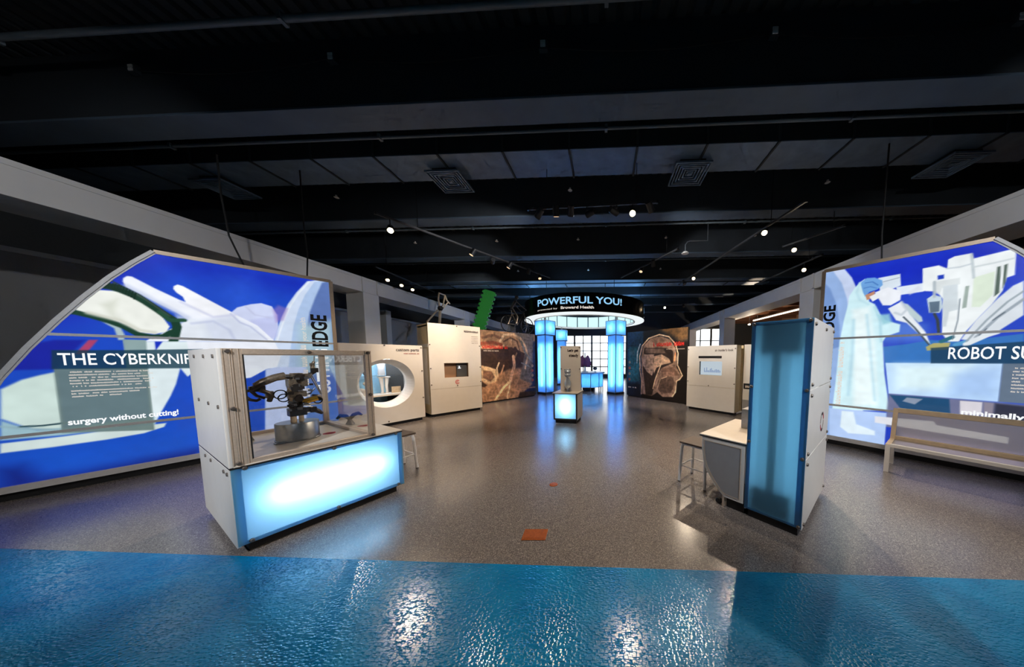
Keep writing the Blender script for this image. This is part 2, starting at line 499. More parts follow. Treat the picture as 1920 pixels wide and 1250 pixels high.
def duct(y0, y1, z0, z1, label, step):
    t = thing('air_duct', label, 'air duct', (0, (y0+y1)/2, z0), 0, 'rectangular ceiling ducts')
    h = (y1-y0)/2; x = -11.9; s0 = c0 = None
    while x < 11.8:
        if s0 is None:
            s0 = MB().box(0, step-.03, -h, h, .012, z1-z0).mat(1).box(.005, step-.035, -h+.005, h-.005, 0, .012).build('duct_section', [M['ceiling'], M['duct']], t); s0.location = (x,0,0)  # bottom plate keeps the metal colour, sides painted dark as if shaded
            c0 = MB().box(0, .03, -h-.02, h+.02, -.02, z1-z0).build('duct_flange', M['beam'], t); c0.location = (x+step-.03,0,0)
        else: inst(s0, t, (x,0,0)); inst(c0, t, (x+step-.03,0,0))
        x += step
duct(4.55, 5.2, 5.1, 5.5, 'blue grey sheet metal duct between the first two ceiling beams', 1.13)
duct(11.3, 11.8, 4.78, 5.2, 'blue lit sheet metal duct just above the round sign', 1.7)

def vent(x, label):
    t = thing('air_vent', label, 'air vent', (x, 5.08, 4.98), 0, 'square ceiling air vents')
    MB().box(-.22,.22,-.22,.22,.04,.5).build('vent_neck', M['ceiling'], t)
    k = 0
    for i in range(6):
        a = .31 - i*.05; b = a - .022
        m = MB()
        z0 = 0 + i*.004
        for x0,x1,y0,y1 in ((-a,a,-a,-b),(-a,a,b,a),(-a,-b,-b,b),(b,a,-b,b)): m.box(x0,x1,y0,y1,z0,z0+.03)
        m.build('vent_frame' if i == 0 else 'louvre', M['duct'], t)
    MB().box(-.03,.03,-.03,.03,.01,.05).build('vent_centre', M['duct'], t)
vent(-7.55, 'square ceiling vent at far left above the colonnade girder')
vent(-2.96, 'square louvred ceiling vent left of the middle')
vent(1.52, 'square louvred ceiling vent right of the middle')
vent(6.02, 'stretched looking square vent at far right of the ceiling')

jb = None
for i, (x, lab) in enumerate(((-6.07,'leftmost'),(-3.39,'second from the left'),(-.75,'middle'),(1.91,'second from the right'),(4.51,'rightmost'))):
    t = thing('junction_box', 'small white junction box on the nearest beam, ' + lab + ' of five', 'junction box', (x, 3.36, 5.34), 0, 'junction boxes on the nearest beam')
    MB().box(-.05,.05,-.05,0,-.05,.05).build('box_body', M['beam'], t)
    MB().box(-.03,.03,-.058,-.05,-.035,-.005).box(-.03,.03,-.058,-.05,.005,.035).build('socket_cover', M['white'], t)
cb = MB(); pts = []
for i in range(81):
    x = -6.07 + i*(4.51+6.07)/80; f = (x+6.07) % 2.645 / 2.645
    pts.append((x, 3.34, 5.34 - .10*math.sin(math.pi*f)))
tag(cb.path(pts, .006, 6).build('cable', M['rubber'], smooth=True), 'thin black cable sagging between the junction boxes on the nearest beam', 'cable')
n = 0
for y, zz, xs in ((5.97, 5.3, (-6.13,-.78,4.61)), (8.22, 5.25, (-5.98,-3.37,-.84,1.81,4.4)), (10.85, 5.2, (-3.6,-.7,2.2))):
    for x in xs:
        n += 1
        row = {5.97:'second', 8.22:'third', 10.85:'fourth'}[y]
        order = ['leftmost', 'second from left', 'third from left', 'fourth from left', 'fifth from left'][xs.index(x)]
        t = thing('sprinkler_head', '%s tiny pale sprinkler head on the %s ceiling beam' % (order, row), 'sprinkler', (x, y, zz), 0, 'sprinklers on the %s beam' % row)
        MB().box(-.03,.03,-.05,0,-.02,.02).build('bracket', M['beam'], t)
        MB().lathe([(.035,-.03),(.05,-.02),(.02,.0),(.02,.03)], 10, (0,-.07,0)).build('sprinkler_cap', M['white'], t, smooth=True)

# ------------------------------------------------------------------ track lighting
def track(p, q, z, label, top=5.6):
    c = ((p[0]+q[0])/2, (p[1]+q[1])/2)
    L = math.hypot(q[0]-p[0], q[1]-p[1])
    t = thing('lighting_track', label, 'lighting track', (c[0], c[1], z), ang(q[0]-p[0], q[1]-p[1]), 'ceiling lighting tracks')
    MB().box(-L/2, L/2, -.018, .018, -.018, .018).build('track_rail', M['track'], t)
    for i in (-1, 1): MB().box(-.015,.015,-.024,.024,-.024,.024).build('end_cap', M['black'], t, loc=(i*(L/2+.015),0,0))
    for i in (-.35, .35): MB().path([(i*L,0,.018),(i*L,0,top-z)], .006, 6).build('hanger_rod', M['black'], t)
    return t
TZ = 4.42
track((-4.43,5.01),(-1.95,9.14),TZ,'long lighting track running from the left lamp towards the round sign')
track((-1.44,5.01),(.9,4.9),TZ,'short crosswise lighting track in the middle of the ceiling', top=5.1)
track((3.55,5.0),(2.80,10.2),TZ,'lighting track carrying the brightest lamp on the right')
track((5.02,5.93),(4.46,6.93),TZ,'short lighting track above the right robot mural')
track((5.6,7.2),(5.45,9.9),4.3,'lighting track beside the right colonnade girder')
track((1.84,6.96),(.55,9.26),TZ,'lighting track right of the round sign, with two dark lamps')
track((-6.75,7.5),(-6.95,10.4),4.3,'lighting track beside the left colonnade girder')
track((2.4,13.6),(4.4,13.2),4.3,'lighting track behind the round sign on the right')
track((-4.2,-1.6),(4.6,-1.6),TZ,'unseen lighting track added behind the viewer')  # this track and the next are unseen, added to carry fill lamps
track((-3.2,1.3),(3.4,1.3),4.6,'unseen lighting track added above the blue floor')

def lamp(pos, target, power, label, lit=True, cone=75, glow=None, rad=.045, col=WARM, blend=.5, top=None):
    """Cylindrical track lamp: stem, yoke, can, lens; the light sits in front of the lens."""
    t = thing('track_lamp', label, 'lamp', pos, 0, 'track lamps')
    p = Vector((0,0,0)); d = (Vector(target) - Vector(pos)).normalized()
    zt = (top or TZ) - pos[2]
    back = -d * .17
    can = MB().path([back, p], [.055, .06], 16).build('lamp_can', M['black'], t, smooth=True)
    MB().path([(0,0,zt-.018), (0,0,max(.06, zt-.06)), back*.5 + Vector((0,0,.062))], .012, 8).build('lamp_stem', M['black'], t, smooth=True)
    MB().path([p - d*.006, p + d*.003], .05, 16).build('lamp_lens', glow or (M['bulb'] if lit else M['bulb_dim']), can, smooth=True)
    if power > 0:
        ld = bpy.data.lights.new('spot_light', 'SPOT'); ld.energy = power * LAMP; ld.color = col
        ld.spot_size = math.radians(cone); ld.spot_blend = blend; ld.shadow_soft_size = rad
        lo = bpy.data.objects.new('spot_light', ld); COL.objects.link(lo); lo.parent = t
        lo.location = d * .03; lo.rotation_euler = d.to_track_quat('-Z', 'Y').to_euler()
    return t
PEACH = (1.0, .72, .46)
DARK = pbr('unlit_lens', (90, 80, 70), .3)
# lamps seen from the front
lamp((-4.319,5.203,4.19), (-1.3,1.2,0), 290, 'glaring warm lamp at the near end of the left track', cone=95)
lamp((.484,4.924,4.25), (.1,1.0,0), 200, 'glaring warm lamp on the crosswise track in the middle', cone=85)
lamp((3.41,5.95,4.32), (.9,1.6,0), 520, 'brightest lamp with the large glare on the right track', cone=95)
lamp((4.572,6.72,4.25), (1.6,2.0,.5), 200, 'small bright lamp above the right robot mural', glow=M['bulb_far'], cone=70)
lamp((5.57,7.75,4.1), (1.5,2.4,.8), 200, 'bright lamp low beside the right girder', glow=M['bulb_far'], cone=70, top=4.3)
lamp((-6.78,7.95,4.05), (-4.6,5.0,0), 120, 'left one of three warm lamps above the left girder', glow=M['bulb_far'], cone=32, top=4.3)
lamp((-6.82,8.55,4.05), (-4.6,5.6,0), 90, 'middle one of three warm lamps above the left girder', glow=M['bulb_far'], cone=32, top=4.3)
lamp((-6.86,9.1,4.05), (-4.6,6.2,0), 90, 'right one of three warm lamps above the left girder', glow=M['bulb_far'], cone=32, top=4.3)
lamp((2.96,9.09,4.3), (.2,3.0,0), 130, 'small lit lamp near the far end of the right track', cone=70, glow=M['bulb_far'])
# black lamps aimed away from the viewer
lamp((-1.287,5.003,4.26), (-4.3,7.3,1.4), 540, 'black lamp at the left end of the crosswise track', lit=False, col=PEACH, cone=55)
lamp((-.92,4.986,4.26), (-1.0,6.6,.7), 110, 'second black lamp from the left on the crosswise track', lit=False, col=PEACH, cone=50)
lamp((-.65,4.973,4.26), (-1.5,9.0,0), 130, 'third black lamp from the left on the crosswise track', lit=False, cone=70)
lamp((.825,4.904,4.26), (3.2,7.9,1.2), 540, 'black lamp at the right end of the crosswise track', lit=False, cone=55)
lamp((-3.432,6.672,4.26), (-5.1,5.9,1.0), 260, 'black lamp nearest to the left lamp on the long left track', lit=False, col=PEACH, cone=70)
lamp((-2.842,7.655,4.26), (-4.3,7.4,1.7), 190, 'second black lamp along the long left track', lit=False, col=PEACH, cone=70)
lamp((-2.453,8.302,4.28), (-3.7,9.8,1.3), 230, 'third black lamp along the long left track', lit=False, cone=75)
lamp((-2.187,8.745,4.27), (-1.0,7.0,0), 100, 'black lamp at the far end of the long left track', lit=False, cone=50)
lamp((1.379,7.78,4.28), (2.0,10.1,1.4), 300, 'left black lamp on the track right of the sign', lit=False, cone=75)
lamp((1.09,8.297,4.3), (-.3,6.5,0), 90, 'right black lamp on the track right of the sign', lit=False, cone=50)
lamp((2.86,9.75,4.3), (3.1,7.9,1.2), 0, 'dark lamp at the far end of the right track', lit=False, glow=DARK)
lamp((3.0,13.48,4.16), (2.6,9.0,1.0), 0, 'small lit lamp behind the round sign on the right', top=4.3)
lamp((3.9,13.3,4.16), (3.6,9.0,1.0), 0, 'dark lamp behind the round sign on the right', lit=False, glow=DARK, top=4.3)
# unseen fill lamps added behind the viewer and over the blue floor
NEUT = (.95, .97, 1.0)
for x, y_, tg, pw, cn, lab in ((-3.1,1.3,(-7.3,3.2,3.3),210,66,'unseen lamp added over the blue floor to wash the left girder'),
                               (3.3,1.3,(6.0,4.2,3.3),210,66,'unseen lamp added over the blue floor to wash the right girder'),
                               (-2.4,-1.6,(-3.75,2.15,1.0),1250,34,'unseen lamp added behind the viewer, aimed at the robot case'),
                               (2.8,-1.6,(2.4,2.9,1.0),950,34,'unseen lamp added behind the viewer, aimed at the tall cabinet')):
    lamp((x,y_,4.26 if y_ < 0 else 4.44), tg, pw, lab, cone=cn, lit=False, col=NEUT, blend=1.0, top=TZ if y_ < 0 else 4.6)
lamp((-.6,-1.6,4.26), (-6.1,3.9,1.3), 420, 'unseen lamp added behind the viewer, aimed at the left blue mural', cone=42, lit=False, col=NEUT, blend=1.0)
lamp((1.3,-1.6,4.26), (5.0,4.1,1.5), 260, 'unseen lamp added behind the viewer, aimed at the right blue mural', cone=36, lit=False, col=NEUT, blend=1.0)
lamp((-.35,4.959,4.26), (-7.3,9.0,3.0), 330, 'black lamp added on the crosswise track to light the left girder', lit=False, cone=60, col=NEUT)  # this lamp and the next are extras added to brighten the girders
lamp((.2,4.933,4.26), (6.0,10.0,3.0), 330, 'black lamp added on the crosswise track to light the right girder', lit=False, cone=60, col=NEUT)
lamp((-3.114,7.202,4.26), (-6.0,12.1,3.6), 400, 'black lamp added on the long left track to light the green truss', lit=False, cone=40, col=NEUT)  # extra lamp added to brighten the green truss
lamp((2.55,1.3,4.44), (2.9,3.2,1.0), 120, 'unseen lamp added over the blue floor, aimed at the tall cabinet', cone=60, lit=False, top=4.6)
hl = lamp((2.75,3.86,4.98), (1.1,2.3,0), 260, 'lamp added out of sight behind the nearest beam to cast the tall cabinet shadow', cone=75, lit=False, glow=DARK, top=5.1)  # extra lamp hidden behind the beam for the tall cabinet's shadow
MB().box(-.03,.03,-.15,.03,.09,.13).build('beam_clamp', M['black'], hl)
# right hall lamps
t = thing('strip_light', 'thin white strip light in the brown hall behind the right colonnade', 'strip light', (9.0, 14.0, 3.88))
MB().box(-.03,.03,-2.4,2.4,-.03,.03).build('light_strip', emit('strip_glow', (255,236,210), 3.0), t)
MB().box(-.05,.05,-2.4,2.4,.03,.06).path([(0,-2,.06),(0,-2,.42)],.008,6).path([(0,2,.06),(0,2,.42)],.008,6).build('strip_housing', M['steel'], t)
t = thing('pendant_lamp', 'glaring warm lamp in the hall behind the right colonnade, over the tall cabinet corner', 'lamp', (7.8, 14.6, 3.47))
MB().path([(0,0,.08),(0,0,.83)], .01, 6).build('lamp_stem', M['black'], t)
MB().lathe([(.03,.08),(.09,.0),(.085,-.02)], 14).build('lamp_shade', M['black'], t, smooth=True)
MB().ball((0,0,-.02), .06).build('lamp_bulb', M['bulb'], t, smooth=True)
pl_ = bpy.data.lights.new('hall_light', 'POINT'); pl_.energy = 220; pl_.color = WARM; pl_.shadow_soft_size = .08
po = bpy.data.objects.new('hall_light', pl_); COL.objects.link(po); po.parent = t; po.location = (0,-.2,-.15)
# small gooseneck lamp hanging from the third beam
t = thing('gooseneck_lamp', 'small pale lamp on a bent rod under the third ceiling beam', 'lamp', (2.02, 6.9, 4.3))
MB().path([(0,0,.02),(0,0,.2),(.05,0,.27),(.12,0,.29),(.55,0,.29),(.55,0,1.3)], .012, 8).build('bent_rod', M['steel'], t, smooth=True)
MB().lathe([(.01,.04),(.05,.03),(.09,-.01),(.085,-.02)], 16).build('lamp_shade', M['white'], t, smooth=True)
# hanging cables of the two big murals
for pts, lab in ((((-5.99,4.14,3.16),(-6.02,4.08,3.4),(-6.04,4.03,3.6),(-6.06,4.0,4.2),(-6.06,4.0,4.8)), 'dark cable dropping onto the left blue mural, nearer one'),
                 (((-5.66,4.78,3.19),(-5.64,4.8,3.6),(-5.66,4.79,4.1),(-5.66,4.8,5.1)), 'dark cable dropping onto the left blue mural near its right corner'),
                 (((4.6,4.67,3.25),(4.58,4.68,3.7),(4.58,4.68,5.1)), 'dark cable dropping onto the right robot mural')):
    tag(MB().path(pts, .012, 6).build('hanging_cable', M['rubber'], smooth=True), lab, 'cable', 'cables above the murals')
# ------------------------------------------------------------------ mural artwork, in metres on each mural (x right, z up)
PAINT_C = [
  ('p',(24,40,175),0.8,0.25,0,[(0.434,1.828),(0.504,2.836),(1.404,3.145),(3.204,3.195),(3.184,2.824),(1.429,2.934),(0.859,2.116)]),
  ('p',(50,95,215),0.55,0.25,0,[(2.003,2.935),(2.216,2.991),(2.322,1.928),(1.793,1.9)]),
  ('p',(27,84,196),0.8,0.3,0,[(0.495,0.519),(1.081,0.477),(1.571,0.586),(1.554,0.171),(0.58,0.158)]),
  ('p',(20,28,110),0.85,0.12,0,[(0.334,0.387),(0.434,0.38),(0.515,0.218),(0.699,0.191),(1.558,0.237),(1.559,0.102),(0.315,0.114)]),
  ('p',(28,30,150),0.8,0.02,0,[(0.571,1.804),(0.697,1.861),(0.873,1.871),(0.686,1.507),(0.448,1.504),(0.497,1.661)]),
  ('p',(207,221,244),1,0.012,0,[(2.875,3.093),(2.725,2.853),(2.607,2.618),(2.517,2.367),(2.447,2.123),(2.405,1.932),(2.341,1.461),(2.284,0.802),(2.227,-0.147),(3.163,-0.472),(3.369,3.29)]),
  ('p',(172,196,232),1,0.012,0,[(2.975,3.107),(2.832,2.826),(2.734,2.543),(2.657,2.239),(2.613,1.943),(2.534,1.356),(2.441,-0.221),(3.163,-0.472),(3.369,3.29)]),
  ('p',(92,118,178),1,0.02,0,[(3.078,3.112),(2.974,2.824),(2.877,2.515),(2.815,2.155),(2.77,1.75),(2.639,-0.29),(3.163,-0.472),(3.369,3.29)]),
  ('p',(168,196,206),0.9,0.1,0,[(2.717,2.246),(3.2,2.403),(3.164,1.322),(2.665,1.349)]),
  ('p',(80,115,180),0.9,0.06,0,[(2.654,1.148),(3.152,1.104),(3.067,-0.439),(2.572,-0.267)]),
  ('p',(206,214,244),1,0.01,0,[(1.984,2.374),(2.051,2.47),(2.189,2.545),(2.303,2.583),(2.418,2.548),(2.47,2.408),(2.47,2.201),(2.39,1.884),(2.207,1.922)]),
  ('p',(184,190,232),0.7,0.03,0,[(2.173,2.277),(2.47,2.408),(2.46,2.03),(2.322,1.928),(2.156,2.008)]),
  ('p',(238,242,252),1,0.008,0,[(1.155,2.666),(1.161,2.71),(1.187,2.745),(1.219,2.746),(1.37,2.624),(1.55,2.496),(1.595,2.473),(1.984,2.382),(2.24,2.195),(2.417,1.933),(1.245,1.871),(1.495,2.102),(1.6,2.215),(1.509,2.312),(1.394,2.407),(1.171,2.6)]),
  ('p',(244,246,252),1,0.008,0,[(1.51,2.648),(1.516,2.688),(1.547,2.718),(1.588,2.704),(1.777,2.555),(1.994,2.384),(1.936,2.248),(1.724,2.287),(1.595,2.473),(1.578,2.548),(1.531,2.6)]),
  ('p',(205,214,235),0.7,0.05,0,[(1.72,2.222),(1.966,2.337),(2.22,2.148),(2.323,1.946),(1.7,1.911)]),
  ('p',(222,230,240),0.7,0.03,0,[(1.506,2.273),(1.72,2.222),(1.795,1.933),(1.504,1.916)]),
  ('p',(238,241,234),1,0.008,0,[(0.804,2.259),(0.91,2.415),(0.986,2.517),(1.094,2.528),(1.248,2.468),(1.386,2.271),(1.446,2.097),(1.417,2.018),(1.328,1.98),(1.224,1.994),(1.101,2.118),(0.911,2.203)]),
  ('p',(205,210,195),0.6,0.04,0,[(0.999,2.338),(1.104,2.426),(1.073,2.212),(1.186,2.085),(1.069,2.142)]),
  ('p',(190,208,200),0.9,0.01,0,[(0.985,2.118),(1.097,2.061),(1.124,1.936),(1.11,1.885),(1.075,1.883),(1.058,2.036)]),
  ('l',(28,62,48),1,0.008,0.075,[(0.99,2.579),(1.064,2.576),(1.13,2.549),(1.213,2.497),(1.289,2.425),(1.37,2.328),(1.431,2.247),(1.492,2.178),(1.504,2.102),(1.478,1.961),(1.448,1.82),(1.448,1.758),(1.483,1.712)]),
  ('l',(28,62,48),1,0.008,0.06,[(0.743,2.217),(0.836,2.212),(0.925,2.178),(1.034,2.124),(1.122,2.064),(1.208,1.971),(1.306,1.941),(1.397,1.955),(1.457,2.021)]),
  ('l',(40,80,60),1,0.008,0.05,[(1.387,2.294),(1.452,2.189),(1.565,2.203)]),
  ('p',(222,236,240),1,0.01,0,[(1.108,1.864),(1.636,1.892),(1.637,1.486),(1.541,1.361),(1.49,1.491),(1.441,1.257),(1.389,1.089),(1.316,0.897),(1.245,0.702),(1.22,0.669),(1.229,1.276)]),
  ('p',(27,52,190),1,0.008,0,[(1.321,1.875),(1.38,1.878),(1.32,1.747)]),
  ('p',(140,164,166),1,0.008,0,[(1.103,1.892),(1.262,1.894),(1.25,1.485),(1.105,1.49)]),
  ('p',(236,240,250),1,0.01,0,[(1.566,1.888),(2.411,1.932),(2.477,1.697),(2.415,1.477),(2.293,1.444),(2.114,1.306),(1.901,1.285),(1.736,1.382),(1.593,1.487)]),
  ('p',(150,158,175),0.9,0.01,0,[(1.955,1.57),(2.055,1.587),(2.021,1.383),(1.957,1.352)]),
  ('p',(190,203,240),1,0.015,0,[(2.281,1.444),(2.427,1.477),(2.775,1.465),(2.689,-0.043),(2.195,0.105)]),
  ('p',(186,66,100),0.9,0.01,0,[(0.861,1.69),(0.8,1.689),(0.892,1.873),(0.946,1.876)]),
  ('p',(202,222,216),1,0.015,0,[(0.397,1.29),(0.503,1.391),(0.599,1.441),(0.684,1.475),(0.68,0.863),(0.672,0.744),(0.515,0.803),(0.443,0.883),(0.374,0.96)]),
  ('p',(150,184,196),1,0.015,0,[(0.373,0.942),(0.442,0.871),(0.541,0.79),(0.739,0.782),(1.252,0.816),(1.245,0.702),(0.668,0.692),(0.357,0.713)]),
  ('p',(205,220,218),1,0.01,0,[(0.354,0.677),(0.673,0.677),(1.095,0.698),(1.331,0.698),(1.312,0.647),(1.162,0.591),(0.914,0.569),(0.608,0.562),(0.346,0.568)]),
  ('l',(40,70,80),1,0.006,0.02,[(0.461,0.848),(0.571,0.835),(0.708,0.843)]),
  ('l',(196,206,232),0.8,0.03,0.05,[(1.179,2.609),(1.395,2.414),(1.589,2.253)]),
  ('l',(206,208,196),0.9,0.02,0.04,[(0.912,2.216),(1.102,2.139),(1.226,2.023),(1.329,2.003)]),
  ('l',(38,58,50),1,0.005,0.014,[(1.07,2.666),(1.258,2.513),(1.435,2.301),(1.503,2.226)]),
  ('l',(60,80,70),1,0.005,0.012,[(1.097,2.625),(1.277,2.473),(1.456,2.251)]),
  ('l',(178,186,218),0.8,0.015,0.02,[(1.983,2.356),(2.062,2.229),(2.166,2.17),(2.324,1.965)]),
  ('l',(190,196,226),0.8,0.015,0.02,[(2.132,2.501),(2.223,2.373),(2.406,2.343)]),
  ('l',(188,196,224),0.7,0.02,0.03,[(1.627,2.163),(1.812,2.217),(1.951,2.097),(1.993,1.945)]),
  ('l',(206,210,236),0.8,0.02,0.03,[(1.56,2.467),(1.817,2.283),(2.018,2.344)]),
  ('l',(232,240,250),0.9,0.01,0.02,[(2.903,3.09),(2.751,2.839),(2.638,2.595),(2.554,2.353),(2.483,2.107),(2.442,1.934)]),
  ('l',(140,170,180),0.9,0.015,0.02,[(0.367,0.87),(0.465,0.828),(0.65,0.763)]),
  ('p',(150,120,190),0.6,0.03,0,[(2.427,2.494),(2.492,2.58),(2.603,2.541),(2.539,2.322),(2.45,2.274)]),
  ('l',(18,44,34),1,0.004,0.016,[(0.999,2.621),(0.986,2.551)]),
  ('l',(18,44,34),1,0.004,0.016,[(1.017,2.625),(1.004,2.554)]),
  ('l',(18,44,34),1,0.004,0.016,[(1.034,2.626),(1.021,2.556)]),
  ('l',(18,44,34),1,0.004,0.016,[(1.052,2.626),(1.039,2.555)]),
  ('l',(18,44,34),1,0.004,0.016,[(1.069,2.624),(1.056,2.553)]),
  ('l',(18,44,34),1,0.004,0.016,[(1.087,2.62),(1.074,2.549)]),
  ('l',(18,44,34),1,0.004,0.016,[(1.104,2.615),(1.091,2.543)]),
  ('l',(18,44,34),1,0.004,0.016,[(1.122,2.607),(1.109,2.535)]),
  ('l',(18,44,34),1,0.004,0.016,[(1.14,2.598),(1.127,2.526)]),
  ('l',(18,44,34),1,0.004,0.016,[(1.158,2.587),(1.144,2.514)]),
  ('l',(18,44,34),1,0.004,0.016,[(1.175,2.573),(1.162,2.5)]),
  ('l',(18,44,34),1,0.004,0.016,[(1.193,2.558),(1.18,2.484)]),
  ('l',(18,44,34),1,0.004,0.016,[(1.211,2.541),(1.198,2.467)]),
  ('l',(18,44,34),1,0.004,0.016,[(1.229,2.521),(1.216,2.447)]),
  ('p',(104,124,122),0.93,0.008,0,[(0.673,1.514),(1.248,1.507),(1.239,0.618),(0.664,0.72)]),
  ('p',(26,58,74),0.82,0.008,0,[(0.677,1.739),(1.101,1.749),(1.692,1.78),(1.673,1.485),(0.661,1.508)]),
]
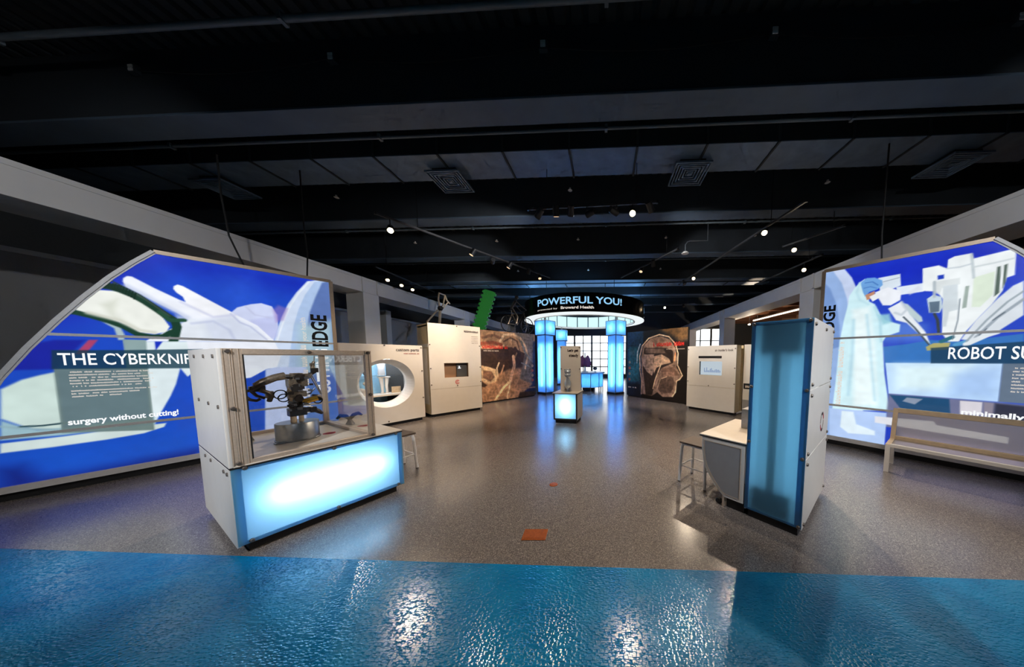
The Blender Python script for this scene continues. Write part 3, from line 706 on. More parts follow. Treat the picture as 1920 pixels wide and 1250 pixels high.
PAINT_D = [
  ('p',(24,40,185),0.8,0.25,0,[(-0.006,3.307),(1.773,3.261),(1.975,3.024),(1.988,2.819),(0.022,2.758)]),
  ('p',(200,214,244),1,0.012,0,[(-0.004,3.277),(0.253,3.286),(0.382,3.067),(0.469,2.818),(0.524,2.533),(0.583,1.928),(0.686,0.046),(0.13,-0.113)]),
  ('p',(150,180,228),1,0.015,0,[(-0.002,3.237),(0.125,3.244),(0.253,3.003),(0.34,2.703),(0.388,2.318),(0.498,-0.008),(0.13,-0.113)]),
  ('p',(118,150,205),1,0.02,0,[(0.007,3.058),(0.097,2.941),(0.201,2.63),(0.265,2.235),(0.286,1.845),(0.035,1.751)]),
  ('p',(90,130,215),0.8,0.1,0,[(0.596,1.927),(1.257,1.895),(1.242,2.141),(1.053,2.243),(0.586,2.112)]),
  ('p',(58,118,192),1,0.01,0,[(0.82,1.828),(1.075,1.862),(1.306,1.917),(1.567,1.88),(2.044,1.961),(2.073,1.51),(0.87,1.471)]),
  ('p',(216,228,240),1,0.008,0,[(0.701,2.983),(0.943,2.992),(0.96,2.804),(0.843,2.761),(0.737,2.765)]),
  ('p',(224,234,246),1,0.008,0,[(0.91,2.789),(1.188,2.795),(1.196,2.665),(0.946,2.655)]),
  ('p',(238,244,246),1,0.008,0,[(1.165,3.017),(1.312,3.024),(1.392,2.957),(1.393,3.086),(1.446,3.115),(1.586,3.117),(1.608,3.038),(1.898,3.075),(1.923,3.04),(1.932,2.732),(1.877,2.711),(1.857,2.541),(1.79,2.376),(1.717,2.242),(1.611,2.03),(1.558,1.881),(1.467,1.885),(1.403,2.007),(1.381,2.52),(1.316,2.641),(1.185,2.675)]),
  ('p',(215,222,224),0.9,0.01,0,[(1.288,2.789),(1.511,2.798),(1.516,2.707),(1.362,2.679),(1.348,2.588),(1.298,2.629)]),
  ('p',(222,236,218),1,0.01,0,[(1.625,2.771),(1.785,2.818),(1.789,2.505),(1.701,2.354),(1.633,2.364)]),
  ('p',(88,106,98),1,0.006,0,[(1.798,2.87),(1.824,2.877),(1.835,2.525),(1.799,2.475)]),
  ('p',(88,106,98),1,0.006,0,[(1.847,2.885),(1.873,2.891),(1.873,2.657),(1.855,2.577)]),
  ('p',(160,176,170),1,0.006,0,[(1.563,2.667),(1.597,2.667),(1.59,2.363),(1.556,2.354)]),
  ('p',(206,216,222),1,0.01,0,[(1.37,2.708),(1.498,2.711),(1.521,2.343),(1.449,2.323),(1.434,2.107),(1.406,2.109)]),
  ('p',(38,66,190),1,0.006,0,[(1.312,2.877),(1.369,2.878),(1.372,2.816),(1.316,2.814)]),
  ('p',(222,230,238),1,0.01,0,[(1.574,1.911),(1.679,2.173),(1.825,2.442),(1.929,2.596),(1.999,2.642),(2.028,2.202),(1.816,1.955),(1.698,1.874)]),
  ('l',(160,172,184),1,0.008,0.03,[(1.694,1.934),(1.841,2.19),(2.015,2.408)]),
  ('p',(196,214,226),1,0.008,0,[(1.233,2.546),(1.29,2.599),(1.365,2.554),(1.388,2.402),(1.365,2.319),(1.266,2.332)]),
  ('p',(96,116,136),1,0.008,0,[(1.256,2.494),(1.354,2.493),(1.359,2.335),(1.276,2.331)]),
  ('l',(60,70,80),1,0.006,0.03,[(1.317,2.309),(1.352,2.21),(1.372,2.033)]),
  ('p',(232,238,244),1,0.01,0,[(0.843,2.458),(0.98,2.548),(1.054,2.411),(1.139,2.234),(1.248,2.043),(1.305,1.852),(1.227,1.962),(1.055,2.201),(0.941,2.256)]),
  ('p',(190,208,214),1,0.01,0,[(1.004,2.519),(1.049,2.495),(1.199,2.276),(1.213,2.209),(1.172,2.197),(1.08,2.324)]),
  ('l',(70,84,96),1,0.006,0.02,[(1.017,2.298),(1.14,2.118),(1.295,1.845)]),
  ('p',(236,240,248),1,0.01,0,[(0.677,2.75),(0.823,2.808),(0.97,2.718),(0.968,2.576),(0.87,2.506),(0.781,2.52)]),
  ('p',(208,240,248),1,0.012,0,[(0.359,2.605),(0.365,2.745),(0.426,2.873),(0.487,2.96),(0.549,3.009),(0.574,2.797),(0.622,2.608),(0.688,2.553),(0.758,2.383),(0.825,2.269),(0.99,2.182),(0.986,2.063),(0.851,2.003),(0.815,1.917),(0.863,1.381),(0.957,0.761),(0.245,0.663),(0.264,1.151),(0.281,1.943),(0.318,2.326)]),
  ('p',(236,250,252),0.9,0.05,0,[(0.419,2.502),(0.627,2.517),(0.723,1.921),(0.815,0.83),(0.525,0.787),(0.468,1.839)]),
  ('p',(150,205,220),0.9,0.03,0,[(0.729,2.369),(0.866,2.369),(0.897,2.226),(0.799,2.201)]),
  ('p',(112,166,226),1,0.008,0,[(0.495,2.95),(0.568,3.014),(0.663,3.0),(0.751,2.936),(0.762,2.855),(0.705,2.797),(0.613,2.771),(0.567,2.699),(0.536,2.777)]),
  ('p',(196,140,112),1,0.006,0,[(0.565,2.727),(0.675,2.777),(0.679,2.705),(0.633,2.651),(0.589,2.641)]),
  ('p',(238,242,248),1,0.006,0,[(0.618,2.69),(0.726,2.749),(0.755,2.665),(0.66,2.602)]),
  ('p',(176,170,110),1,0.008,0,[(1.267,1.813),(1.334,1.867),(1.486,1.869),(1.474,1.767),(1.28,1.755)]),
  ('l',(50,110,130),1,0.008,0.05,[(1.405,1.888),(1.495,1.946)]),
  ('l',(90,160,210),1,0.008,0.05,[(1.534,1.836),(1.62,1.878)]),
  ('l',(228,236,242),1,0.008,0.06,[(1.623,1.84),(1.776,1.958),(1.853,1.996)]),
  ('p',(192,222,252),1,0.008,0,[(0.865,1.56),(1.92,1.57),(1.922,1.046),(0.929,1.045)]),
  ('p',(226,248,252),0.9,0.1,0,[(0.983,1.527),(1.676,1.543),(1.472,1.17),(1.006,1.124)]),
  ('l',(176,216,232),0.8,0.03,0.04,[(0.443,2.312),(0.46,1.744),(0.446,0.971)]),
  ('l',(180,220,236),0.8,0.03,0.03,[(0.603,2.385),(0.683,1.74),(0.779,0.917)]),
  ('l',(170,214,230),0.8,0.02,0.03,[(0.69,2.508),(0.764,2.276),(0.797,1.918)]),
  ('l',(190,226,238),0.9,0.02,0.03,[(0.488,2.951),(0.457,2.793),(0.504,2.656),(0.612,2.565)]),
  ('l',(70,120,190),1,0.006,0.014,[(0.553,2.936),(0.642,2.935),(0.707,2.867)]),
  ('l',(80,130,200),1,0.006,0.014,[(0.546,2.848),(0.621,2.859),(0.698,2.816)]),
  ('l',(196,206,214),0.9,0.01,0.02,[(1.392,2.957),(1.501,2.95),(1.596,2.969)]),
  ('l',(190,202,208),0.9,0.01,0.025,[(1.587,3.102),(1.625,2.771)]),
  ('l',(200,210,214),0.9,0.01,0.02,[(1.616,2.919),(1.778,2.932),(1.906,2.95)]),
  ('l',(176,188,196),0.9,0.01,0.03,[(1.288,2.789),(1.301,2.565)]),
  ('l',(120,134,146),0.9,0.006,0.012,[(1.529,2.494),(1.53,2.19),(1.502,1.915)]),
  ('l',(150,164,174),0.9,0.008,0.02,[(1.62,1.878),(1.763,2.164),(1.905,2.393),(2.008,2.511)]),
  ('l',(90,104,116),0.9,0.006,0.012,[(1.811,2.158),(1.891,2.255)]),
  ('l',(90,104,116),0.9,0.006,0.012,[(1.718,1.962),(1.77,2.046)]),
  ('l',(196,206,216),0.9,0.015,0.03,[(0.981,2.54),(1.043,2.412),(0.993,2.335),(0.923,2.378)]),
  ('l',(150,160,176),0.9,0.006,0.012,[(0.765,2.907),(0.936,2.935)]),
  ('p',(214,220,232),0.8,0.02,0,[(1.027,2.682),(1.139,2.757),(1.173,2.702),(1.062,2.642)]),
  ('p',(166,198,244),0.8,0.12,0,[(1.551,1.415),(1.908,1.505),(1.92,1.068),(1.526,1.064)]),
  ('p',(100,116,136),1,0.008,0,[(1.92,1.57),(2.633,1.589),(2.67,1.044),(1.922,1.046)]),
  ('p',(30,60,84),0.8,0.008,0,[(1.313,1.795),(2.051,1.857),(2.613,1.878),(2.633,1.577),(1.327,1.559)]),
  ('p',(112,116,150),1,0.02,0,[(0.929,1.045),(1.432,1.044),(2.672,1.014),(2.751,-0.119),(0.917,0.111)]),
  ('p',(36,78,118),1,0.01,0,[(0.942,1.028),(1.528,1.032),(1.55,0.819),(1.081,0.799)]),
  ('p',(150,160,180),0.9,0.01,0,[(1.125,1.006),(1.285,1.001),(1.212,0.906),(1.084,0.94)]),
  ('p',(216,212,220),1,0.008,0,[(1.62,1.02),(1.802,1.022),(1.805,0.84),(1.632,0.825)]),
  ('p',(140,134,150),1,0.008,0,[(1.814,1.024),(1.892,1.02),(1.895,0.842),(1.826,0.844)]),
  ('p',(52,54,72),1,0.02,0,[(1.9,1.021),(2.674,0.984),(2.687,0.801),(1.897,0.805)]),
  ('p',(178,204,246),1,0.012,0,[(0.205,0.688),(0.924,0.719),(0.946,0.12),(0.236,0.105)]),
  ('p',(224,240,250),1,0.015,0,[(0.377,0.665),(0.531,0.671),(0.577,0.456),(0.809,0.382),(0.813,0.308),(0.484,0.268),(0.371,0.363)]),
  ('p',(226,228,236),1,0.01,0,[(0.794,0.641),(1.415,0.671),(1.433,0.617),(2.03,0.575),(2.028,0.486),(1.153,0.514),(0.801,0.53)]),
  ('p',(30,60,190),1,0.01,0,[(0.932,0.484),(1.02,0.485),(1.027,0.161),(0.932,0.153)]),
  ('p',(166,160,200),0.9,0.05,0,[(1.104,0.414),(2.146,0.389),(2.16,0.176),(1.114,0.239)]),
]
PAINT_N = [
  ('p',(176,132,100),1,0.1,0,[(-0.254,1.097),(2.593,1.188),(2.555,-0.672),(-0.3,-0.2)]),
  ('p',(62,44,36),1,0.06,0,[(-0.033,1.926),(1.275,2.061),(1.905,1.864),(1.889,1.211),(1.252,1.232),(0.667,1.052),(-0.055,1.274)]),
  ('p',(150,116,88),1,0.03,0,[(-0.01,2.573),(1.055,2.659),(1.918,2.406),(2.037,1.757),(1.275,2.061),(0.586,2.0),(-0.029,2.019)]),
  ('l',(104,74,56),1,0.02,0.1,[(0.08,2.358),(0.494,2.46),(0.818,2.364)]),
  ('l',(222,188,150),1,0.02,0.08,[(-0.03,2.0),(0.374,1.994),(0.923,2.09)]),
  ('l',(120,62,44),1,0.03,0.12,[(-0.026,2.13),(0.485,2.19),(0.811,2.125)]),
  ('p',(112,104,100),1,0.05,0,[(1.413,2.646),(2.334,2.629),(2.471,0.963),(2.288,0.518),(1.616,0.79),(1.905,1.864)]),
  ('l',(200,170,140),1,0.015,0.09,[(0.77,2.242),(0.935,2.49),(1.337,2.558),(1.683,2.414),(1.937,2.082),(2.036,1.691),(1.889,1.211)]),
  ('l',(80,58,46),1,0.015,0.06,[(0.928,2.25),(1.236,2.408),(1.527,2.279),(1.62,1.966)]),
  ('l',(160,130,104),1,0.02,0.06,[(1.163,2.343),(1.427,2.274),(1.569,1.965),(1.411,1.647)]),
  ('p',(206,172,132),1,0.02,0,[(-0.051,1.387),(0.309,1.301),(0.562,1.215),(0.642,0.953),(0.547,0.741),(0.227,0.687),(-0.03,0.86)]),
  ('p',(128,92,70),1,0.02,0,[(0.061,1.195),(0.388,1.143),(0.51,0.941),(0.334,0.776),(0.052,0.93)]),
  ('l',(236,204,164),1,0.012,0.06,[(0.701,1.449),(0.607,1.253),(0.642,0.953)]),
  ('l',(196,150,116),1,0.012,0.06,[(0.901,1.344),(0.778,1.046)]),
  ('p',(54,38,32),1,0.03,0,[(-0.069,0.862),(0.205,0.651),(0.081,0.585),(-0.077,0.637)]),
  ('l',(226,178,146),1,0.012,0.13,[(1.338,1.689),(1.377,1.333),(1.245,0.981),(1.165,0.694)]),
  ('l',(240,206,160),1,0.01,0.09,[(1.166,0.736),(0.877,0.512),(0.619,0.214),(0.436,-0.043)]),
  ('l',(232,196,152),1,0.01,0.07,[(1.165,0.694),(1.108,0.407),(1.007,0.168),(1.049,-0.004)]),
  ('l',(60,44,40),1,0.02,0.1,[(1.421,2.024),(1.64,1.754),(1.556,1.435)]),
  ('l',(110,120,124),1,0.02,0.06,[(1.731,2.289),(1.878,1.864),(2.308,1.422)]),
  ('l',(128,132,130),1,0.02,0.05,[(1.71,1.432),(2.303,1.197)]),
  ('p',(24,40,78),0.95,0.06,0,[(2.328,2.318),(3.233,2.361),(3.187,-0.286),(1.858,-0.066),(1.598,0.098),(2.231,0.523)]),
  ('l',(150,120,100),1,0.02,0.05,[(1.684,0.394),(2.518,0.384)]),
  ('p',(66,50,42),1,0.03,0,[(1.602,0.25),(2.573,0.216),(2.566,-0.157),(1.518,-0.022)]),
]
PAINT_B = [
  ('p',(20,14,12),1,0.08,0,[(1.066,2.274),(2.932,2.189),(3.004,-0.185),(0.445,-0.582),(0.838,0.572)]),
  ('p',(104,76,46),1,0.12,0,[(1.052,2.999),(2.91,2.907),(2.927,2.333),(2.438,2.212),(2.159,2.416)]),
  ('p',(26,56,86),1,0.05,0,[(-0.497,3.266),(0.819,3.127),(0.827,1.219),(0.723,-0.539),(-0.457,-0.721)]),
  ('p',(36,98,116),1,0.05,0,[(0.061,2.096),(0.624,2.079),(0.648,0.667),(0.081,0.628)]),
  ('p',(16,26,44),1,0.05,0,[(-0.313,0.6),(0.704,0.561),(0.723,-0.539),(-0.298,-0.697)]),
  ('p',(150,122,106),1,0.015,0,[(0.739,1.69),(0.837,2.115),(1.19,2.392),(1.622,2.448),(2.032,2.308),(2.256,1.992),(2.329,1.609),(2.316,1.303),(2.534,0.968),(2.413,0.847),(2.331,0.764),(2.338,0.493),(2.217,0.207),(1.768,0.156),(1.527,0.315),(1.285,0.143),(0.818,0.178),(0.777,1.001)]),
  ('p',(46,36,32),1,0.02,0,[(0.891,2.029),(1.907,2.001),(2.173,1.879),(2.184,1.454),(1.696,1.245),(1.513,0.953),(1.284,0.185),(0.978,0.152),(0.827,1.219)]),
  ('p',(176,148,130),1,0.02,0,[(0.843,1.775),(1.35,1.77),(1.306,1.523),(1.41,1.237),(1.269,0.94),(1.012,1.097),(0.824,1.347)]),
  ('p',(160,132,114),1,0.02,0,[(1.192,2.268),(1.901,2.236),(1.906,2.04),(1.046,2.025)]),
  ('p',(118,98,88),1,0.02,0,[(0.943,2.006),(1.772,1.965),(1.866,1.805),(1.349,1.811),(0.947,1.816)]),
  ('p',(196,164,140),1,0.02,0,[(1.327,1.688),(1.684,1.767),(2.005,1.608),(2.097,1.453),(1.693,1.366),(1.459,1.238),(1.366,1.028)]),
  ('l',(222,190,160),1,0.01,0.05,[(1.691,1.447),(1.557,1.119),(1.42,0.782),(1.329,0.442)]),
  ('p',(120,92,78),1,0.02,0,[(1.696,1.245),(2.188,1.299),(2.45,1.002),(2.196,0.989),(1.702,0.963)]),
  ('p',(150,116,100),1,0.015,0,[(1.699,1.104),(2.236,1.107),(2.24,0.972),(1.749,0.945)]),
  ('p',(96,76,66),1,0.02,0,[(1.565,0.792),(1.842,0.93),(2.198,0.911),(2.248,0.641),(2.125,0.355),(1.718,0.273),(1.524,0.459)]),
  ('l',(206,176,148),1,0.01,0.03,[(1.524,0.459),(1.658,0.839),(1.933,0.935)]),
  ('l',(236,206,176),1,0.01,0.045,[(0.693,1.214),(0.658,1.69),(0.784,2.117),(1.089,2.397),(1.574,2.511),(1.985,2.407),(2.252,2.144),(2.366,1.799),(2.356,1.38),(2.553,1.007),(2.454,0.868),(2.33,0.803),(2.298,0.392),(2.173,0.222)]),
  ('l',(190,214,230),1,0.012,0.05,[(0.526,1.428),(0.546,1.865),(0.676,2.185)]),
  ('l',(216,180,150),1,0.012,0.04,[(0.666,1.214),(0.783,0.676),(0.765,0.173)]),
  ('l',(236,160,110),1,0.01,0.05,[(2.261,1.801),(2.225,1.532)]),
  ('p',(70,104,120),0.9,0.02,0,[(0.121,1.96),(0.406,1.954),(0.41,1.735),(0.124,1.737)]),
  ('l',(60,120,140),0.9,0.01,0.03,[(0.129,1.422),(0.415,1.405)]),
  ('l',(60,120,140),0.9,0.01,0.03,[(0.132,1.197),(0.418,1.184)]),
  ('l',(60,120,140),0.9,0.01,0.03,[(0.136,0.926),(0.422,0.918)]),
]
# ------------------------------------------------------------------ printed sheets
def sheet(name, mat, parent, x0, x1, z0, z1, step, base, ops, inside=None, y=0.0, seed=1, noise=.03, ridge=0.0):
    nx = int((x1-x0)/step)+1; nz = int((z1-z0)/step)+1
    gx = np.linspace(x0, x1, nx); gz = np.linspace(z0, z1, nz)
    X, Z = np.meshgrid(gx, gz); X = X.ravel(); Z = Z.ravel()
    col = np.array(base(X, Z), dtype=float)
    for t, c, a, soft, wd, pts in ops:
        p = np.array(pts); q = np.roll(p, -1, 0)
        pad = soft*2 + wd
        sel = np.where((X > p[:,0].min()-pad) & (X < p[:,0].max()+pad) & (Z > p[:,1].min()-pad) & (Z < p[:,1].max()+pad))[0]
        if not len(sel): continue
        x = X[sel]; z = Z[sel]; dist = np.full(len(sel), 1e9); ins = np.zeros(len(sel), bool)
        m = len(p) if t == 'p' else len(p)-1
        for i in range(m):
            ax, az = p[i]; bx, bz = q[i]; dx = bx-ax; dz = bz-az
            tt = np.clip(((x-ax)*dx+(z-az)*dz)/(dx*dx+dz*dz+1e-12), 0, 1)
            dist = np.minimum(dist, np.hypot(x-ax-tt*dx, z-az-tt*dz))
            if t == 'p' and az != bz:
                cr = ((az > z) != (bz > z)) & (x < dx*(z-az)/(bz-az)+ax); ins ^= cr
        sd = np.where(ins, -dist, dist) if t == 'p' else dist-wd/2
        al = np.clip(.5-sd/(2*soft), 0, 1); al = al*al*(3-2*al)*a
        col[sel] = col[sel]*(1-al[:,None]) + np.array(c)*al[:,None]
    rng = np.random.default_rng(seed)
    def vn(s):
        g = rng.random((int((z1-z0)/s)+3, int((x1-x0)/s)+3)); fx = (X-x0)/s; fz = (Z-z0)/s
        i = fx.astype(int); j = fz.astype(int); u = fx-i; v = fz-j
        return (g[j,i]*(1-u)+g[j,i+1]*u)*(1-v)+(g[j+1,i]*(1-u)+g[j+1,i+1]*u)*v
    col *= (1+noise*2*(vn(.25)-.5)+noise*1.5*(vn(.06)-.5))[:,None]
    if ridge:
        k_ = np.abs(vn(.11)*2-1)*.6+np.abs(vn(.05)*2-1)*.4
        col *= (1+ridge*(1.1-2.6*k_))[:,None]
    col = np.clip(col, 0, 255)/255
    lc = np.where(col <= .04045, col/12.92, ((col+.055)/1.055)**2.4)
    idx = np.arange(nx*nz).reshape(nz, nx)
    f = np.stack([idx[:-1,:-1], idx[:-1,1:], idx[1:,1:], idx[1:,:-1]], -1).reshape(-1, 4)
    if inside is not None:
        ok = inside(X, Z); f = f[ok[f].all(1)]
    me = bpy.data.meshes.new(name)
    me.vertices.add(nx*nz)
    me.vertices.foreach_set('co', np.stack([X, np.full_like(X, y), Z], 1).ravel())
    me.loops.add(len(f)*4); me.loops.foreach_set('vertex_index', f.ravel())
    me.polygons.add(len(f)); me.polygons.foreach_set('loop_start', np.arange(len(f))*4); me.polygons.foreach_set('loop_total', np.full(len(f), 4))
    me.update(calc_edges=True)
    at = me.color_attributes.new('print', 'FLOAT_COLOR', 'POINT')
    at.data.foreach_set('color', np.concatenate([lc, np.ones((len(lc),1))], 1).ravel())
    me.materials.append(mat)
    o = bpy.data.objects.new(name, me); COL.objects.link(o); o.parent = parent
    return o

def inpoly(poly):
    P = np.array(poly); Q = np.roll(P, -1, 0)
    def f(x, z):
        ins = np.zeros(len(x), bool)
        for (ax, az), (bx, bz) in zip(P, Q):
            if az != bz: ins ^= ((az > z) != (bz > z)) & (x < (bx-ax)*(z-az)/(bz-az)+ax)
        return ins
    return f

def big_mural(name, label, origin, rot, outline, ops, base, rails):
    """Backlit mural in a pale frame with rails, dark plinth and box depth. Outline is (x,z), counter-clockwise from bottom left."""
    t = thing(name, label, 'mural', (origin[0], origin[1], 0), rot)
    xs = [p[0] for p in outline]; zs = [p[1] for p in outline]
    MB().prism(outline, .03, .16).build('mural_box', M['wall_grey'], t)
    MB().prism([(min(xs)+.05,0),(max(xs)-.03,0),(max(xs)-.03,.1),(min(xs)+.05,.1)], .06, .14).build('plinth', M['black'], t)
    pr = sheet('print', M['mural'], t, min(xs), max(xs), min(zs), max(zs), .0095, base, ops, inpoly(outline), y=.012, seed=3)
    n = len(outline)
    zt = max(zs); f1 = MB(); f2 = MB()
    for i in range(n):
        a = outline[i]; b = outline[(i+1) % n]
        straight = abs(a[0]-b[0]) < .001 or (min(a[1], b[1]) > zt-.06)
        if a[1] == b[1] == min(zs): continue
        (f1 if straight else f2).bar((a[0],.02,a[1]), (b[0],.02,b[1]), .055, .06, up=(0,1,0))
        if not straight: f2.bar((a[0]+.0,-.018,a[1]), (b[0],-.018,b[1]), .02, .02, up=(0,1,0))
    f1.build('frame', M['frame'], t); f2.build('curved_frame', M['frame_grey'], t)
    MB().box(min(xs), max(xs)+.02, -.02, .05, min(zs)-.02, min(zs)+.055).build('bottom_rail', M['frame_grey'], t)
    for z, xa, xb in rails:
        MB().box(xa, xb, -.012, .02, z-.017, z+.017).build('rail', M['frame_grey'], t)
    return pr

def strokes(parent, x0, x1, z0, z1, mat, vertical=False, y=.006):
    """Lettering too small to read: a run of short printed strokes."""
    rnd = random.Random(int(x0*100+z0*1000)); m = MB()
    a, b = (z0, z1) if vertical else (x0, x1); h = (x1-x0) if vertical else (z1-z0); p = a
    while p < b-.2*h:
        w_ = min(rnd.uniform(.25,.6)*h, b-p); k = rnd.uniform(.6,1.0)*h; q = rnd.choice((0, 0, .3*h))
        if rnd.random() > .14:
            for u0, u1, v0, v1 in ((p, p+.35*w_, 0, k), (p+.35*w_, p+w_, q, q+.25*h), (p+.7*w_, p+w_, 0, .7*h)):
                if vertical: m.box(x1-v1, x1-v0, y-.004, y, u0, u1)
                else: m.box(u0, u1, y-.004, y, z0+v0, z0+v1)
        p += w_*1.25
    o = m.build('small_print', mat, parent); o['kind'] = 'stuff'
    return o

# ------------------------------------------------------------------ the left blue mural
def base_c(X, Z):
    g = np.clip((Z-.12)/3.0, 0, 1)[:,None]
    return np.array((26,74,186))*(1-g) + np.array((34,74,200))*g
outC = [(.08,.12),(3.2,.12),(3.2,3.17),(1.395,3.13),(1.24,2.93),(1.08,2.70),(.9,2.40),(.734,2.10),(.56,1.76),(.4,1.41),(.27,1.05),(.17,.68)]
mc = big_mural('backlit_mural', 'large blue backlit mural of a white medical machine, curved left edge, left of the room', (-6.985,2.222), ang(.461,.887), outC, PAINT_C, base_c, ((1.93,.63,3.17),(.745,.2,3.17)))
lettering('THE CYBERKNIFE', .704, 1.64, 1.553, 1.705, .004, M['letter_white'], mc, bold=.012)
lettering('surgery without cutting!', .705, 1.435, .785, .885, .004, M['letter_white'], mc, bold=.03)
lettering('EDGE', 2.875, 3.105, 1.865, 2.48, .004, M['letter_dark'], mc, bold=.03, vertical=True)
lettering('CUTTING', 2.90, 3.09, .93, 1.815, .004, M['letter_white'], mc, bold=.03, vertical=True)
lettering('your health', 2.74, 2.83, 1.96, 2.40, .004, M['letter_cream'], mc, vertical=True)
strokes(mc, 2.70, 2.79, .55, 1.88, M['letter_cream'], vertical=True)
for i in range(9):
    z = 1.46 - i*.036 - (.02 if i > 5 else 0); wd = (.50,.53,.49,.53,.51,.44,.55,.42,.30)[i]
    strokes(mc, .75, .75+wd, z, z+.02, M['letter_cream'])

# ------------------------------------------------------------------ the right blue mural
def base_d(X, Z):
    g = np.clip((Z-.12)/3.0, 0, 1)[:,None]
    return np.array((60,88,190))*(1-g) + np.array((36,66,202))*g
outD = [(.0,.12),(3.12,.12),(3.02,.75),(2.82,1.5),(2.46,2.2),(2.1,2.82),(1.93,3.05),(1.755,3.25),(0,3.27)]
md = big_mural('backlit_mural', 'large blue backlit mural of a surgeon and white surgical robot, behind the bench', (4.126,5.223), ang(.6455,-.7637), outD, PAINT_D, base_d, ((2.0,.03,2.5),(.76,.03,2.95)))
lettering('ROBOT SURGERY', 1.478, 2.55, 1.625, 1.80, .004, M['letter_white'], md, bold=.012)
lettering('minimally invasive', 1.64, 2.55, .80, .90, .004, M['letter_white'], md, bold=.03)
lettering('CUTTING EDGE', .03, .2, .9, 2.62, .004, M['letter_dark'], md, bold=.03, vertical=True)
strokes(md, .27, .35, .75, 1.95, M['letter_cream'], vertical=True)
for i in range(8):
    z = 1.50 - i*.045
    strokes(md, 2.0, 2.38-.03*(i % 3), z, z+.024, M['letter_cream'])

# ------------------------------------------------------------------ nerve and brain boards
def board(name, label, origin, rot, L, H, ops, base, seed):
    t = thing(name, label, 'mural', (origin[0], origin[1], 0), rot)
    MB().box(0, L, .02, .14, .05, H).build('board', M['wall_dark'], t)
    MB().box(.05, L-.05, .04, .12, 0, .05).build('plinth', M['black'], t)
    return sheet('print', M['poster'], t, 0, L, .05, H, .0125, base, ops, None, y=.012, seed=seed, noise=.15, ridge=.24)
mn = board('printed_board', 'brown anatomical board of vessels and nerves, left of the blue column', (-4.356,8.916), ang(.572,.82), 2.42, 2.62, PAINT_N,
           lambda X, Z: np.tile(np.array((150,116,92.)), (len(X),1)), 11)
strokes(mn, .06, 1.1, 1.97, 2.12, M['red_ink'])
strokes(mn, .1, .7, 1.87, 1.92, M['cream_ink'])
for i in range(4): MB().lathe([(.001,-.004),(.06,-.004),(.06,0),(.001,0)], 12).build('round_icon', M['ink_red'] if i % 2 else M['ink_grey'], mn, loc=(2.26,.006,1.3-.2*i)).rotation_euler = (math.pi/2,0,0)
mb_ = board('printed_board', 'dark board with a brown head scan in profile, right of the blue column', (.924,11.088), ang(.703,-.711), 2.72, 2.70, PAINT_B,
            lambda X, Z: np.tile(np.array((22,26,34.)), (len(X),1)), 12)
strokes(mb_, 1.32, 2.6, 2.07, 2.24, M['red_ink'])
strokes(mb_, 1.9, 2.62, 1.94, 1.98, M['cream_ink'])
strokes(mb_, .08, .55, .38, .44, M['cream_ink'])
for i in range(4): MB().lathe([(.001,-.004),(.06,-.004),(.06,0),(.001,0)], 12).build('round_icon', M['ink_red'] if i % 2 else M['ink_grey'], mb_, loc=(.14,.006,1.45-.24*i)).rotation_euler = (math.pi/2,0,0)

# ------------------------------------------------------------------ bolts shared by all the exhibits
_bolt = None
def bolt(parent, loc, axis='y'):
    global _bolt
    rot = {'y': (math.pi/2,0,0), 'x': (0,math.pi/2,0), 'z': (0,0,0)}[axis]
    if _bolt is None:
        _bolt = MB().lathe([(.016,-.006),(.016,.008),(.011,.014),(.001,.014)], 10).build('bolt', M['bolt'], parent, smooth=True)
        _bolt.location = loc; _bolt.rotation_euler = rot; return _bolt
    return inst(_bolt, parent, loc, rot)

# ------------------------------------------------------------------ left display case with the robot arm
UA = ang(.419,.908)
ca = thing('display_case', 'white display case with glass hood and glowing blue front panel, holding the robot arm', 'display case', (-3.014,1.88,0), UA)
LX, DY, GX = 1.234, 1.30, .95
MB().box(.06, LX-.06, .06, DY-.05, 0, .085).build('plinth', M['black'], ca)
caL = MB().box(-.006, .016, 0, DY, .08, .742).build('end_panel', M['white'], ca, bevel=.002)
caU = MB().box(-.006, .016, 0, DY, .757, 1.722).build('end_panel', M['white'], ca, bevel=.002)
MB().box(LX-.016, LX+.004, 0, DY, .08, .742).build('end_panel', M['white'], ca, bevel=.002)
MB().box(.016, LX-.016, DY-.02, DY, .08, .742).build('back_panel', M['white'], ca)
MB().box(-.004, LX+.006, -.008, DY, .742, .757).build('worktop_core', M['black'], ca)
MB().box(.016, LX+.006, -.008, DY, .757, .767).build('worktop', M['top'], ca)
MB().box(.016, LX-.016, .02, DY-.02, .085, .10).box(.016, LX-.016, .40, .42, .10, .742).build('lightbox_lining', M['inner'], ca)
fp = MB().add([(.02,.004,.10),(LX-.02,.004,.10),(LX-.02,.004,.738),(.02,.004,.738)], [(0,1,2,3)]).build('light_panel', M['blue_frost'], ca)
fp['label'] = 'frosted blue panel glowing white in the middle'
MB().box(.0,.05,-.004,.03,.09,.742).box(LX-.045,LX,-.004,.03,.09,.742).box(.05,LX-.045,-.004,.03,.09,.118).box(.05,LX-.045,-.004,.03,.722,.742).build('panel_edge', frosted('panel_edge_acrylic', (.30,.60,.82)), ca)
MB().path([(.20,.115,.43),(1.04,.115,.43)], .03, 10).build('fluorescent_tube', M['tube'], ca, smooth=True)
